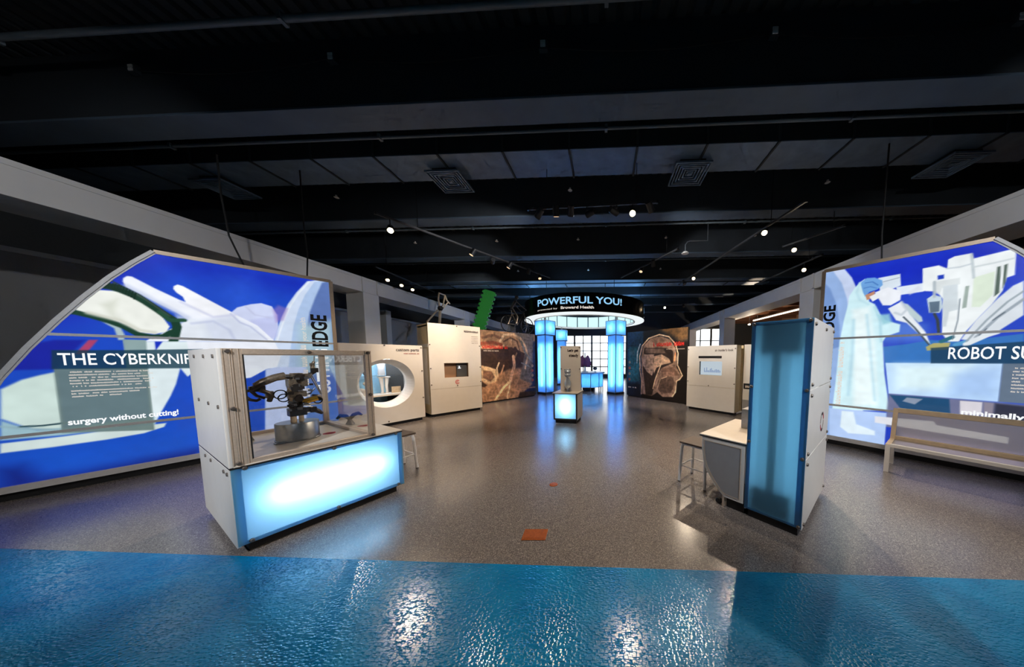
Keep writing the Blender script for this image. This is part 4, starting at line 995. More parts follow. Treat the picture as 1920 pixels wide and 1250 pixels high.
# hood
def post(m, x, y): m.box(x-.026, x+.026, y-.004, y+.048, .767, 1.722)
for x, y in ((.045,.0),(.088,.0),(GX,.0),(GX,DY-.05),(.045,DY-.05)):
    p = MB(); post(p, x, y); p.box(x-.03, x-.022, y-.008, y-.004, .767, 1.722).box(x+.004, x+.01, y-.008, y-.004, .767, 1.722)
    p.build('hood_post', M['alu'], ca, bevel=.003)
for x0,x1,y0,y1 in ((.114,GX-.026,-.004,.044),(.07,GX-.026,DY-.05,DY),(GX-.024,GX+.026,.05,DY-.05)):
    MB().box(x0,x1,y0,y1,1.675,1.722).build('hood_rail', M['alu'], ca, bevel=.003)
    MB().box(x0,x1,y0,y1,.767,.80).build('hood_rail', M['alu'], ca, bevel=.003)
MB().box(.07,GX-.026,.018,.024,.80,1.675).build('glass_pane', M['glass'], ca)
MB().box(.07,GX-.026,DY-.03,DY-.024,.80,1.675).build('glass_pane', M['glass'], ca)
MB().box(GX-.003,GX+.003,.05,DY-.05,.80,1.675).build('glass_pane', M['glass'], ca)
MB().box(.016,GX+.026,0,DY,1.716,1.722).build('hood_top', M['glass'], ca)
MB().box(.114,.122,-.004,.03,.80,1.675).build('door_gasket', M['rubber'], ca)
for l in ((.045,-.006,1.70),(.5,-.006,1.70),(GX,-.006,1.70),(.045,-.006,1.24),(GX,-.006,1.24),(.045,-.006,.785),(GX,-.006,.785)): bolt(ca, l)
for y in (.12,.5,.95):
    for z in (1.66,1.25): bolt(caU, (-.008,y,z), 'x')
for y in (.06,.18,.7,.95): bolt(caL, (-.008,y,.70), 'x')
for l in ((.07,-.006,.735),(.62,-.006,.73),(1.17,-.006,.735),(.62,-.006,.108),(.07,-.006,.108),(1.17,-.006,.108)): bolt(fp, l)
for x, y in ((.765,.582),(1.105,.645)):
    MB().lathe([(.04,0),(.055,0),(.055,.0012),(.04,.0012),(.04,0)], 20, (x,y,.7672)).box(x-.045,x+.03,y-.008,y+.008,.7672,.7686).box(x-.01,x+.06,y+.018,y+.03,.7672,.7686).build('red_emblem', M['red'], ca)

def world(root, p):
    c, s = math.cos(root.rotation_euler[2]), math.sin(root.rotation_euler[2])
    return (root.location[0]+c*p[0]-s*p[1], root.location[1]+s*p[0]+c*p[1], p[2])

# robot arm (things inside the case are things of their own)
ra = thing('robot_arm', 'dark jointed robot arm with cables on a grey pedestal, inside the glass hood', 'robot arm', world(ca,(.53,.61,.767)), UA)
MB().lathe([(.165,0),(.17,.006),(.17,.012),(.162,.016),(.162,.185),(.158,.19),(.001,.19)], 36).build('pedestal', M['steel'], ra, smooth=True)
MB().box(-.19,-.10,-.12,-.06,0,.012).build('pedestal_foot', M['steel'], ra)
MB().lathe([(.024,.19),(.024,.255),(.02,.26),(.001,.26)], 14, (-.03,-.02,0)).build('brass_standoff', M['bone'], ra, smooth=True)
MB().lathe([(.02,.19),(.02,.255),(.001,.258)], 14, (.025,-.03,0)).build('brass_standoff', M['bone'], ra, smooth=True)
MB().box(-.06,.07,-.05,.05,.255,.34).lathe([(.05,.33),(.055,.36),(.05,.41),(.03,.43)],14,(0,0,0)).build('base_joint', M['dark_metal'], ra, bevel=.006)
MB().path([(0,0,.36),(-.005,0,.50),(.02,0,.60),(.03,0,.66)], [.045,.06,.055,.05], 12).box(-.06,.075,-.06,.06,.46,.52).box(-.05,.09,-.055,.055,.57,.65).build('mast', M['bronze'], ra, bevel=.004)
MB().path([(.0,-.07,.56),(.0,.07,.56)], .042, 16).path([(.01,-.075,.44),(.01,.075,.44)], .035, 14).path([(.03,-.06,.67),(.03,.06,.67)],.04,14).build('motor', M['dark_metal'], ra, smooth=True)
MB().box(-.10,.13,-.03,.03,.655,.705).box(-.02,.06,-.05,.05,.64,.715).build('shoulder', M['bronze'], ra, bevel=.006)
MB().path([(-.06,0,.69),(-.13,0,.675),(-.21,0,.635),(-.26,0,.60)], [.04,.036,.036,.03], 12).build('upper_arm', M['bronze'], ra, smooth=True)
MB().path([(-.20,-.035,.63),(-.30,-.04,.565)], .016, 8).path([(-.17,.035,.66),(-.29,.04,.57)], .016, 8).box(-.30,-.20,-.03,.03,.545,.60).build('forearm', M['dark_metal'], ra, bevel=.004)
MB().path([(-.30,0,.56),(-.335,0,.55),(-.335,0,.52),(-.30,0,.47),(-.26,0,.455),(-.235,0,.47)], [.014]*6, 8).path([(-.24,-.03,.56),(-.19,-.035,.53),(-.17,-.03,.49),(-.18,0,.44)], .02, 8).path([(-.28,.03,.55),(-.25,.03,.5),(-.2,.02,.47)], .014, 8).build('gripper', M['dark_metal'], ra, smooth=True)
MB().box(-.2,-.15,-.03,.03,.47,.54).build('wrist', M['bronze'], ra, bevel=.004)
MB().path([(.12,0,.69),(.16,0,.72),(.165,0,.76)], .018, 10).box(.135,.19,-.025,.025,.715,.765).build('rear_joint', M['rubber'], ra, bevel=.004)
MB().path([(.15,0,.76),(.15,0,.80),(.165,0,.84)], [.02,.016,.012], 8).box(.13,.165,-.015,.015,.785,.82).path([(.165,0,.84),(.17,0,.90)], .004, 6).build('antenna', M['bronze'], ra, smooth=True)
MB().path([(.13,.01,.67),(.155,.01,.60),(.18,.0,.52),(.20,0,.46)], .006, 6).path([(.13,-.02,.70),(.20,-.02,.47)], .005, 6).build('linkage_rod', M['steel'], ra, smooth=True)
MB().path([(.04,-.05,.40),(.11,-.06,.42),(.15,-.06,.43)], .03, 12).build('gold_motor', M['gold'], ra, smooth=True)
MB().path([(.06,0,.30),(.12,.0,.31),(.17,0,.27),(.20,0,.24)], [.03,.028,.024,.014], 10).box(.10,.15,-.03,.03,.27,.33).path([(.13,.02,.45),(.19,.02,.44),(.2,.02,.39)],.02,8).build('lower_arm', M['dark_metal'], ra, smooth=True)
for k, (cx, cz, r_) in enumerate(((-.11,.50,.045),(-.085,.46,.04),(.17,.40,.035))):
    pts = [(cx+r_*math.cos(a*math.pi/8), -.03+.01*k, cz+r_*math.sin(a*math.pi/8)) for a in range(17)]
    MB().path(pts, .006, 6).build('cable_loop', M['rubber'], ra, smooth=True)
for k in range(34):
    random.seed(50+k)
    a = Vector((random.uniform(-.07,.11), random.uniform(-.085,-.04), random.uniform(.32,.69))); h_ = random.uniform(.008,.022)
    if k % 3: MB().box(a.x-h_, a.x+h_, a.y-.008, a.y+.008, a.z-h_*.7, a.z+h_*.7).build('joint_plate', (M['bronze'], M['steel'], M['dark_metal'])[k % 3], ra, bevel=.002)
    else: MB().path([a, a+Vector((random.uniform(-.06,.06), -.01, random.uniform(-.07,.05)))], .006, 6).build('wire_run', M['rubber'] if k % 2 else M['steel'], ra, smooth=True)
tj = thing('hand_control', 'small dark two pronged hand control on the worktop right of the hood', 'control', world(ca,(1.06,.88,.767)), UA, None)
MB().lathe([(.05,0),(.045,.015),(.025,.05),(.02,.08),(.001,.085)], 16).build('control_base', M['dark_metal'], tj, smooth=True)
for s_ in (-1, 1): MB().path([(0,0,.07),(s_*.04,0,.12),(s_*.09,0,.135),(s_*.13,0,.10)], [.018,.026,.024,.012], 10).build('control_grip', M['rubber'], tj, smooth=True)
ts = thing('sign_stand', 'small tilted grey sign stand on the worktop behind the robot pedestal', 'sign stand', world(ca,(.22,.95,.767)), UA)
MB().prism([(-.07,0),(.07,0),(.05,.06),(-.05,.06)], -.01, 0).build('sign_face', M['grey_panel'], ts)
MB().box(-.05,.05,0,.06,0,.012).build('sign_foot', M['steel'], ts)

# ------------------------------------------------------------------ tall blue cabinet with desk
UB = ang(.695,-.719)
cb_ = thing('tall_cabinet', 'tall white cabinet with a full height frosted blue front, on the right', 'cabinet', (1.455,2.667,0), UB)
W, D2, H2 = .472, 1.2, 1.99
MB().box(.03, W-.03, .03, D2-.03, 0, .085).build('plinth', M['black'], cb_)
for z0, z1 in ((.08,.735),(.742,1.362),(1.37,H2)):
    ep = MB().box(W-.016, W+.004, .0, D2, z0, z1).build('end_panel', M['white'], cb_, bevel=.002)
    for y in (.05,1.14):
        for z in (z1-.05, z0+.04): bolt(ep, (W+.004,y,z), 'x')
    MB().box(0, .016, .0, D2, z0, z1).build('side_panel', M['white'], cb_, bevel=.002)
MB().box(0, W, 0, D2, H2-.012, H2).build('cabinet_top', M['white'], cb_)
MB().box(.016, W-.016, D2-.016, D2, .08, H2-.012).build('back_panel', M['white'], cb_)
MB().box(.016, W-.016, .02, .55, .085, .1).box(.016, W-.016, .5, .52, .1, H2-.03).build('lightbox_lining', M['inner'], cb_)
fp = MB().add([(.0,.0,.10),(W,.0,.10),(W,.0,H2-.02),(.0,.0,H2-.02)], [(0,1,2,3)]).build('light_panel', M['deep_frost'], cb_)
fp['label'] = 'tall frosted blue panel with dim shapes behind it'
MB().box(0,.034,-.004,.012,.09,H2).box(W-.05,W,-.004,.012,.09,H2).box(.034,W-.05,-.004,.012,.09,.112).box(.034,W-.05,-.004,.012,H2-.03,H2).build('panel_edge', frosted('cabinet_edge_acrylic', (.16,.42,.66)), cb_)
MB().box(.088,.395,.035,.14,1.67,1.96).build('inner_ballast', M['grey_panel'], cb_)
MB().box(.066,.377,.035,.14,.13,.36).build('inner_ballast', M['grey_panel'], cb_)
MB().box(.168,.265,.05,.10,.36,1.67).build('inner_post', M['grey_panel'], cb_)
for x in (.10,.37): MB().path([(x,.36,.25),(x,.36,1.85)], .02, 8).build('fluorescent_tube', emit('dim_tube', (226,244,255), 9.5), cb_, smooth=True)
for l in ((.02,-.006,1.36),(W-.02,-.006,1.36),(W-.02,-.006,.74),(.02,-.006,.80),(W-.02,-.006,.105),(.02,-.006,1.97),(W-.02,-.006,1.97)): bolt(fp, l)
bolt(ep, (W+.004,.62,1.93), 'x')
# round emblem on the end panel
em = MB()
for i, a0 in enumerate((.2,1.25,2.3,3.35,4.4,5.45)):
    em.mat(i % 3)
    for j in range(4):
        a = a0+j*.22; b = a+.22
        em.add([(W+.006, .745+r*math.cos(q), .965+r*math.sin(q)) for r, q in ((.075,a),(.105,a),(.105,b),(.075,b))], [(0,1,2,3)])
em.build('round_emblem', [M['red'], M['ink'], M['ink_grey']], cb_)
# the desk at its side
dk = thing('side_desk', 'low white desk with a curved grey side, standing against the tall cabinet', 'desk', (1.455,2.667,0), UB)
poly = [(-.2,.118),(-.012,.118),(-.012,.742),(-.47,.742),(-.468,.60),(-.45,.475),(-.42,.385),(-.375,.305),(-.315,.22),(-.25,.155)]
MB().prism(poly, .0, .018).build('side_panel', M['white'], dk)
ins = [(-.19,.15),(-.05,.15),(-.05,.70),(-.437,.70),(-.436,.60),(-.42,.485),(-.395,.405),(-.35,.325),(-.295,.25),(-.238,.18)]
MB().prism(ins, -.004, .004).build('inset_panel', M['grey_panel'], dk)
m = MB()
for a, b in zip(ins, ins[1:]+ins[:1]): m.bar((a[0],-.004,a[1]), (b[0],-.004,b[1]), .008, .008, up=(0,1,0))
m.build('inset_bead', M['alu'], dk)
MB().prism(poly, 1.04, 1.06).build('side_panel', M['white'], dk)
MB().box(-.46,-.012,.4,.42,.16,.742).build('modesty_panel', M['white'], dk)
MB().box(-.497,-.002,-.008,1.07,.742,.757).build('worktop_core', M['black'], dk)
MB().box(-.497,-.002,-.008,1.07,.757,.767).build('worktop', M['top'], dk)
MB().box(-.19,-.012,.04,1.02,0,.118).build('plinth', M['black'], dk)
for y in (.01,1.03): MB().box(-.225,-.205,y,y+.03,0,.13).build('leg', M['alu'], dk)
MB().lathe([(.03,0),(.035,.01),(.035,.03),(.03,.04)], 14, (0,0,0)).build('castor', M['rubber'], dk, smooth=True, loc=(-.27,.06,.035)).rotation_euler = (math.pi/2,0,0)
bx_ = thing('control_box', 'grey metal control box on the desk beside the tall cabinet', 'control box', world(dk,(-.21,.74,.767)), UB)
MB().box(-.06,.06,-.12,.12,0,.24).build('box_body', M['steel'], bx_, bevel=.004)
MB().box(-.064,-.06,-.10,.10,.02,.14).build('cover_plate', M['alu'], bx_)
MB().lathe([(.012,0),(.012,.02),(.001,.022)], 10).build('knob', M['black'], bx_, loc=(-.064,0,.19)).rotation_euler = (0,-math.pi/2,0)

# ------------------------------------------------------------------ stools
def stool(loc, rot, label):
    t = thing('stool', label, 'stool', (loc[0], loc[1], 0), rot, 'metal legged stools')
    MB().box(-.18,.18,-.18,.18,.52,.545).build('seat', M['seat'], t, bevel=.006)
    MB().box(-.16,.16,-.16,.16,.50,.52).build('seat_frame', M['stool'], t)
    for sx in (-1,1):
        for sy in (-1,1):
            MB().path([(sx*.145,sy*.145,.51),(sx*.155,sy*.155,.46),(sx*.175,sy*.175,.012)], .021, 8).build('leg', M['stool'], t, smooth=True)
            MB().lathe([(.016,0),(.018,.012),(.001,.014)], 8, (sx*.175,sy*.175,0)).build('foot', M['rubber'], t)
    for a, b in (((-1,-1),(1,-1)),((1,-1),(1,1)),((1,1),(-1,1)),((-1,1),(-1,-1))):
        MB().path([(a[0]*.165,a[1]*.165,.22),(b[0]*.165,b[1]*.165,.22)], .01, 8).build('rung', M['stool'], t, smooth=True)
stool(world(dk,(-.68,.36,0))[:2], UB, 'pale metal stool with brown seat beside the low desk on the right')
stool(world(ca,(1.50,.72,0))[:2], UA, 'metal stool half hidden behind the right end of the robot case')
# ------------------------------------------------------------------ exhibit with the round porthole
UG = ang(.472,.882)
g = thing('porthole_exhibit', 'white exhibit wall with a round lit porthole, behind the robot case', 'exhibit', (-5.566,5.131,0), UG)
L, H, R0, CX0, CZ0 = 1.65, 1.955, .575, .86, 1.034
def holed(m, x0, x1, z0, z1, cx, cz, r, y, n=64):
    """front face with a round hole"""
    vs = []; 
    for i in range(n):
        a = 2*math.pi*i/n; c, s_ = math.cos(a), math.sin(a)
        k = min(((x1-cx) if c > 0 else (cx-x0))/max(abs(c),1e-9), ((z1-cz) if s_ > 0 else (cz-z0))/max(abs(s_),1e-9))
        vs += [(cx+r*c, y, cz+r*s_), (cx+k*c, y, cz+k*s_)]
    m.add(vs, [(2*i, 2*((i+1) % n), 2*((i+1) % n)+1, 2*i+1) for i in range(n)])
    # corners
    cs = [(x0,z0),(x1,z0),(x1,z1),(x0,z1)]
    for (x, z) in cs:
        a = math.atan2(z-cz, x-cx) % (2*math.pi); i = int(a/(2*math.pi)*n)
        p, q = vs[2*i+1], vs[2*((i+1) % n)+1]
        m.add([p, (x,y,z), q], [(0,1,2)])
    return m
m = holed(MB(), 0, L, .08, H, CX0, CZ0, R0, 0)
m.box(0,L,.0015,.5,H-.02,H).box(0,.02,.0015,.5,.08,H).box(L-.02,L,.0015,.5,.08,H)
gp = m.build('front_panel', M['white'], g)
MB().box(.05,L-.05,.06,.48,0,.08).build('plinth', M['black'], g)
n = 48; m = MB()
for i in range(n):
    a, b = 2*math.pi*i/n, 2*math.pi*(i+1)/n
    m.add([(CX0+r*math.cos(t), y, CZ0+r*math.sin(t)) for r, y, t in ((R0,0,a),(R0,0,b),(R0-.10,.20,b),(R0-.10,.20,a))], [(0,1,2,3)])
    m.add([(CX0+r*math.cos(t), y, CZ0+r*math.sin(t)) for r, y, t in ((R0-.10,.20,a),(R0-.10,.20,b),(R0-.10,.30,b),(R0-.10,.30,a))], [(0,1,2,3)])
m.build('porthole_ring', M['white'], g, smooth=True)
MB().box(.2,1.5,.78,.8,.4,1.65).build('back_panel', pbr('pale_blue_back', (150, 200, 232), .6), g)
MB().box(.2,1.5,.30,.8,.36,.4).box(.2,1.5,.30,.8,1.65,1.69).box(.18,.2,.30,.8,.36,1.69).box(1.5,1.52,.30,.8,.36,1.69).build('showcase_lining', M['grey_panel'], g)
MB().box(.72,.78,.76,.78,.4,1.65).build('back_strip', pbr('blue_strip', (40, 96, 150), .6), g)
MB().box(1.12,1.5,.75,.775,.4,1.65).build('dark_back', M['wall_dark'], g)
MB().box(.3,1.45,.34,.76,1.19,1.205).build('shelf', M['glass'], g)
MB().box(.25,1.45,.30,.76,.70,.74).build('shelf', M['white'], g)
MB().box(.4,1.3,.34,.38,1.60,1.62).build('showcase_light', emit('showcase_led', (244,250,255), 80.0), g)
for l in ((.83,-.004,H-.02),(L-.03,-.004,1.3),(L-.03,-.004,.6),(L-.03,-.004,1.9),(.83,-.004,.12)): bolt(gp, l)
lettering('custom parts', 1.06, 1.57, 1.78, 1.865, -.002, M['ink'], gp, bold=.012)
strokes(gp, 1.22, 1.57, 1.735, 1.76, M['ink_red'], y=-.001)
def item(name, label, p, build):
    t = thing(name, label, 'exhibit item', world(g, p), UG, 'models in the porthole showcase'); build(t)
def bone_model(t):
    MB().path([(0,0,.02),(0,0,.12),(.02,0,.2),(.0,0,.27)], [.05,.03,.03,.06], 10).ball((.03,0,.29), .04).ball((-.03,0,.28), .04).build('bone_shaft', M['bone'], t, smooth=True)
    MB().box(-.06,.06,-.05,.05,0,.02).build('stand_base', M['white'], t)
def torso(t):
    MB().lathe([(.07,0),(.08,.05),(.07,.15),(.09,.25),(.10,.32),(.04,.37),(.03,.40),(.05,.44),(.055,.48),(.03,.53),(.001,.54)], 18, (0,0,0), 1, .7).build('torso_body', M['grey_panel'], t, smooth=True)
    MB().lathe([(.09,0),(.09,.004)], 18).build('stand_base', M['white'], t)
def legs(t):
    for s_ in (-1, 1): MB().path([(s_*.05,0,.0),(s_*.05,-.02,.05),(s_*.045,0,.2),(s_*.06,0,.40)], [.035,.025,.035,.05], 10).build('leg', M['white'], t, smooth=True)
    MB().box(-.12,.12,-.06,.06,.40,.43).build('hip_block', M['white'], t)
def skull(t):
    MB().ball((0,0,.10), .08, 14, 10, (1,1.1,1)).build('cranium', M['bone'], t, smooth=True)
    MB().box(-.04,.04,-.09,-.02,0,.05).build('jaw', M['bone'], t, bevel=.008)
def joint(t):
    MB().ball((0,0,.07), .07, 12, 8, (1,.8,1)).build('joint_head', M['dark_metal'], t, smooth=True)
    MB().path([(0,0,.0),(0,0,.05)], .02, 8).build('joint_pin', M['steel'], t)
item('torso_model', 'small grey torso figure on the glass shelf in the porthole', (.95,.58,1.205), torso)
item('leg_model', 'white pair of model legs on the lower porthole shelf', (1.0,.6,.74), legs)
item('bone_model', 'tall tan bone model on the lower porthole shelf', (.62,.52,.74), bone_model)
item('bone_model', 'short tan bone model left of the tall one in the porthole', (.50,.45,.74), skull)
item('joint_model', 'dark round joint on the glass porthole shelf', (.66,.62,1.205), joint)
item('hip_model', 'cream skull model at the far left of the porthole shelf', (.33,.62,.74), skull)
t = thing('info_card', 'small cream card at the right end of the lower porthole shelf', 'card', world(g,(1.22,.5,.74)), UG)
MB().box(-.1,.1,0,.02,0,.16).build('card_face', M['bone'], t); MB().box(-.06,.06,.02,.06,0,.01).build('card_foot', M['white'], t)

# ------------------------------------------------------------------ tall exhibit wall with recessed screen
UE = ang(.605,.796)
e = thing('screen_exhibit', 'tall white exhibit wall with a small brown recess and red emblem', 'exhibit', (-4.754,6.786,0), UE)
L = 1.436
def framed(m, x0, x1, z0, z1, a0, a1, b0, b1, y0, y1):
    m.box(x0,a0,y0,y1,z0,z1).box(a1,x1,y0,y1,z0,z1).box(a0,a1,y0,y1,z0,b0).box(a0,a1,y0,y1,b1,z1); return m
ep_ = framed(MB(), 0, L, .775, 2.58, .37, 1.04, 1.075, 1.49, 0, .03).build('front_panel', M['white'], e)
MB().box(0,L,0,.03,.08,.768).build('front_panel', M['white'], e, bevel=.002)
MB().box(.05,L-.05,.06,.8,0,.08).build('plinth', M['black'], e)
MB().box(0,.02,.06,.88,.08,2.50).box(L-.02,L,.03,.9,.08,2.58).box(.02,L-.02,.88,.9,.08,2.58).box(0,L-.02,.03,.9,2.55,2.58).build('side_panel', M['olive'], e)
MB().box(-.015,.0,.10,.80,.35,1.90).build('side_rib', M['white'], e)
MB().box(-.012,.004,.03,.9,1.93,2.02).build('side_rail', M['white'], e)
MB().box(.36,1.05,.14,.16,1.06,1.50).box(.36,.37,.03,.14,1.06,1.5).box(1.04,1.05,.03,.14,1.06,1.5).box(.37,1.04,.03,.14,1.065,1.075).box(.37,1.04,.03,.14,1.49,1.5).build('recess', M['wall_tan'], e)
MB().box(.74,1.04,.10,.125,1.08,1.485).build('recess_door', M['wall_dark'], e)
MB().box(.78,.86,.09,.10,1.32,1.345).box(.80,.835,.09,.10,1.345,1.40).build('screen_mark', M['letter_white'], e)
em = MB()
for r0, r1 in ((.018,.03),(.045,.062)):
    for j in range(20):
        a, b = .5+j*.27, .5+(j+1)*.27
        em.add([(.71+r*math.cos(q), -.003, .935+r*math.sin(q)) for r, q in ((r0,a),(r1,a),(r1,b),(r0,b))], [(0,1,2,3)])
em.build('red_emblem', M['red'], e)
strokes(ep_, .95, 1.37, 2.39, 2.46, M['ink'], y=-.001)
for i in range(5): strokes(ep_, 1.16, 1.36, 2.27-i*.05, 2.285-i*.05, M['ink_grey'], y=-.001)
for z in (.9,1.35,2.0): bolt(ep_, (.03,-.004,z)); bolt(ep_, (L-.03,-.004,z))
bolt(ep_, (.71,-.004,.83)); bolt(ep_, (.75,-.004,2.55))

# ------------------------------------------------------------------ right exhibit wall
UF = ang(.692,-.722)
f = thing('screen_exhibit', 'low white exhibit wall with black slot and pale screen, right of the head scan board', 'exhibit', (2.632,8.436,0), UF)
L = 1.453
fp_ = framed(MB(), 0, L, .778, 2.0, .39, 1.075, 1.12, 1.53, 0, .03).build('front_panel', M['white'], f)
MB().box(0,L,0,.03,.08,.770).build('front_panel', M['white'], f, bevel=.002)
MB().box(.05,L-.05,.06,.3,0,.08).build('plinth', M['black'], f)
MB().box(0,.02,.03,.34,.08,2.0).box(L-.02,L,.03,.34,.08,2.0).box(.02,L-.02,.32,.34,.08,2.0).box(.02,L-.02,.03,.34,1.98,2.0).build('side_panel', M['olive'], f)
MB().box(.366,1.06,-.006,.002,1.625,1.695).build('slot', M['black'], f)
MB().box(.39,1.075,.10,.12,1.12,1.53).build('screen', M['screen'], f)
MB().box(.385,.39,.03,.12,1.12,1.53).box(1.075,1.08,.03,.12,1.12,1.53).box(.39,1.075,.03,.12,1.115,1.12).box(.39,1.075,.03,.12,1.53,1.535).build('recess', M['wall_dark'], f)
m = MB()
for i in range(14):
    random.seed(i); h_ = random.uniform(.03,.15); m.box(.5+i*.036,.525+i*.036,.094,.099,1.2,1.2+h_)
m.build('screen_bars', emit('screen_bars', (150,170,205), .8), f)
lettering("an insider's look", .86, 1.37, 1.825, 1.90, -.002, M['ink'], fp_, bold=.012)
for z in (.9,1.35,1.9): bolt(fp_, (.03,-.004,z)); bolt(fp_, (L-.03,-.004,z))
bolt(fp_, (.70,-.004,.80))
h = thing('side_exhibit', 'white upright panel with small black sign, between exhibit wall and tall cabinet', 'exhibit', (4.02,7.72,0), UF)
MB().box(.0,.9,0,.05,.42,2.02).build('upright_panel', M['white'], h)
MB().box(-.14,-.02,.0,.3,.08,2.0).build('cream_post', M['olive'], h)
MB().box(0,.85,.0,.5,0,.42).build('base_block', M['grey_panel'], h)
MB().box(.02,.32,-.012,0,.74,.90).build('sign_plate', M['black'], h)
strokes(h, .07, .27, .78, .86, M['cream_ink'], y=-.012)

# ------------------------------------------------------------------ centre booth
UC = ang(.991,-.132)
c = thing('light_plinth', 'small plinth with a glowing square front, in the middle of the room', 'plinth', (-1.295,6.36,0), UC)
W, D = .61, .62
MB().box(.04,W-.04,.05,D-.03,0,.10).build('plinth_base', M['black'], c)
MB().box(0,.02,0,D,.09,.745).box(W-.02,W,0,D,.09,.745).box(.02,W-.02,D-.02,D,.09,.745).build('side_panel', M['white'], c)
MB().box(-.02,W+.02,-.02,D+.02,.755,.772).build('worktop', M['top'], c)
MB().box(-.018,W+.018,-.018,D+.018,.742,.755).build('worktop_core', M['black'], c)
MB().add([(.035,.012,.125),(W-.035,.012,.125),(W-.035,.012,.735),(.035,.012,.735)], [(0,1,2,3)]).build('light_panel', frosted('pale_blue_acrylic', (.28,.60,.86)), c)
MB().box(0,.035,-.002,.02,.09,.742).box(W-.035,W,-.002,.02,.09,.742).box(.035,W-.035,-.002,.02,.09,.125).build('panel_frame', M['wall_dark'], c)
MB().box(.02,W-.02,.36,.38,.1,.742).build('lightbox_lining', M['inner'], c)
MB().path([(W/2,.13,.27),(W/2,.13,.60)], .035, 10).build('fluorescent_tube', M['tube'], c, smooth=True)
bp_ = MB().box(.05,.60,.44,.47,.772,1.95).build('back_panel', M['white'], c, bevel=.003)
lettering("Let's get", .25, .54, 1.78, 1.87, .438, M['ink'], bp_, bold=.03)
lettering('steady', .29, .54, 1.64, 1.745, .438, M['ink'], bp_, bold=.03)
for x in (.075,.575):
    for z in (1.91,1.35): bolt(bp_, (x,.438,z))
fg = thing('figurine', 'silver rounded figurine on a thin stem, standing on the glowing plinth', 'figurine', world(c,(.31,.22,.772)), UC)
MB().lathe([(.05,0),(.05,.01),(.012,.015),(.010,.08),(.03,.09),(.075,.14),(.09,.21),(.075,.28),(.045,.33),(.04,.37)], 24).build('figurine_body', M['silver'], fg, smooth=True)
MB().lathe([(.04,.37),(.075,.40),(.085,.44),(.07,.47),(.08,.50),(.085,.53),(.06,.57),(.02,.59),(.001,.595)], 24).build('figurine_head', M['silver'], fg, smooth=True)
for s_ in (-1, 1): MB().ball((s_*.065,0,.57), .022).build('ear', M['steel'], fg, smooth=True)

# ------------------------------------------------------------------ ring sign on four light columns
RC = (-1.05, 13.3)
def light_column(p, rot, label):
    t = thing('light_column', label, 'column', (p[0], p[1], 0), rot, 'blue light columns under the round sign')
    a = .25
    MB().box(-a-.03,a+.03,-a-.03,a+.03,0,.09).build('column_base', M['black'], t)
    for k in range(4):
        q = MB().add([(-a,-a,.10),(a,-a,.10),(a,-a,2.60),(-a,-a,2.60)], [(0,1,2,3)]).build('light_panel', M['col_frost'], t); q.rotation_euler = (0,0,k*math.pi/2)
        MB().box(-a-.012,-a+.012,-a-.012,-a+.012,.09,2.61).build('corner_post', M['wall_dark'], t).rotation_euler = (0,0,k*math.pi/2)
        b = .315
        q = MB().add([(-b,-b,2.65),(b,-b,2.65),(b,-b,3.25),(-b,-b,3.25)], [(0,1,2,3)]).build('cap_panel', M['col_frost'], t); q.rotation_euler = (0,0,k*math.pi/2)
        MB().box(-b-.012,-b+.012,-b-.012,-b+.012,2.62,3.27).box(-b,b,-b-.008,-b+.01,2.62,2.65).build('cap_post', M['wall_dark'], t).rotation_euler = (0,0,k*math.pi/2)
    MB().box(-.315,.315,-.315,.315,3.25,3.28).build('cap_lid', M['white'], t)
    MB().path([(0,0,3.28),(0,0,3.45)], .05, 10).build('ring_support', M['steel'], t)
    for tx, ty in ((.18,0),(-.18,0),(0,.18),(0,-.18)): MB().path([(tx,ty,.38),(tx,ty,2.22)], .013, 8).build('fluorescent_tube', M['col_tube'], t, smooth=True)
    for tx, ty in ((.2,0),(-.2,0),(0,.2),(0,-.2)): MB().path([(tx,ty,2.84),(tx,ty,3.06)], .022, 8).build('cap_tube', M['cap_tube'], t, smooth=True)
    return t
M['col_tube'] = emit('column_tube', (226,244,255), 40.0); M['counter_tube'] = emit('counter_tube', (226,244,255), 60.0); M['cap_tube'] = emit('column_cap_tube', (226,244,255), 50.0)
light_column((-2.70,11.62), math.radians(45+13), 'glowing blue light column at the left of the round sign')
light_column((.47,11.76), math.radians(45-2), 'glowing blue light column at the right of the round sign')
light_column((-2.62,15.55), math.radians(3), 'rear blue light column seen between the left column and the plinth panel')
light_column((.60,15.55), math.radians(-3), 'rear blue light column hidden behind the right column')
s_ = thing('ring_sign', 'large black ring sign reading POWERFUL YOU with lit white underside', 'sign', (RC[0], RC[1], 3.42))
def tube_ring(r0, r1, z0, z1, n=96, a0=0, a1=2*math.pi):
    m = MB(); k = n
    for i in range(k):
        a = a0+(a1-a0)*i/k; b = a0+(a1-a0)*(i+1)/k
        ring = [(r*math.cos(q), r*math.sin(q), z) for q in (a, b) for r, z in ((r0,z0),(r1,z0),(r1,z1),(r0,z1))]
        m.add(ring, [(0,4,5,1),(1,5,6,2),(2,6,7,3),(3,7,4,0)])
    return m
tube_ring(2.88, 2.95, .04, .79).build('ring_band', M['glossblack'], s_, smooth=True)
tube_ring(2.50, 2.96, .0, .04).build('ring_underside', emit('underside_glow', (240,248,250), 1.0), s_, smooth=True)
tube_ring(2.48, 2.52, -.03, .0).build('ring_lip', M['white'], s_, smooth=True)
for i in range(24):
    a = 2*math.pi*i/24
    tube_ring(2.46, 2.47, .05, .62, 4, a+.012, a+2*math.pi/24-.012).build('light_panel', M['ringlight'], s_, smooth=True)
    MB().box(2.45,2.49,-.02,.02,.04,.66).build('panel_divider', M['wall_grey'], s_).rotation_euler = (0,0,a)
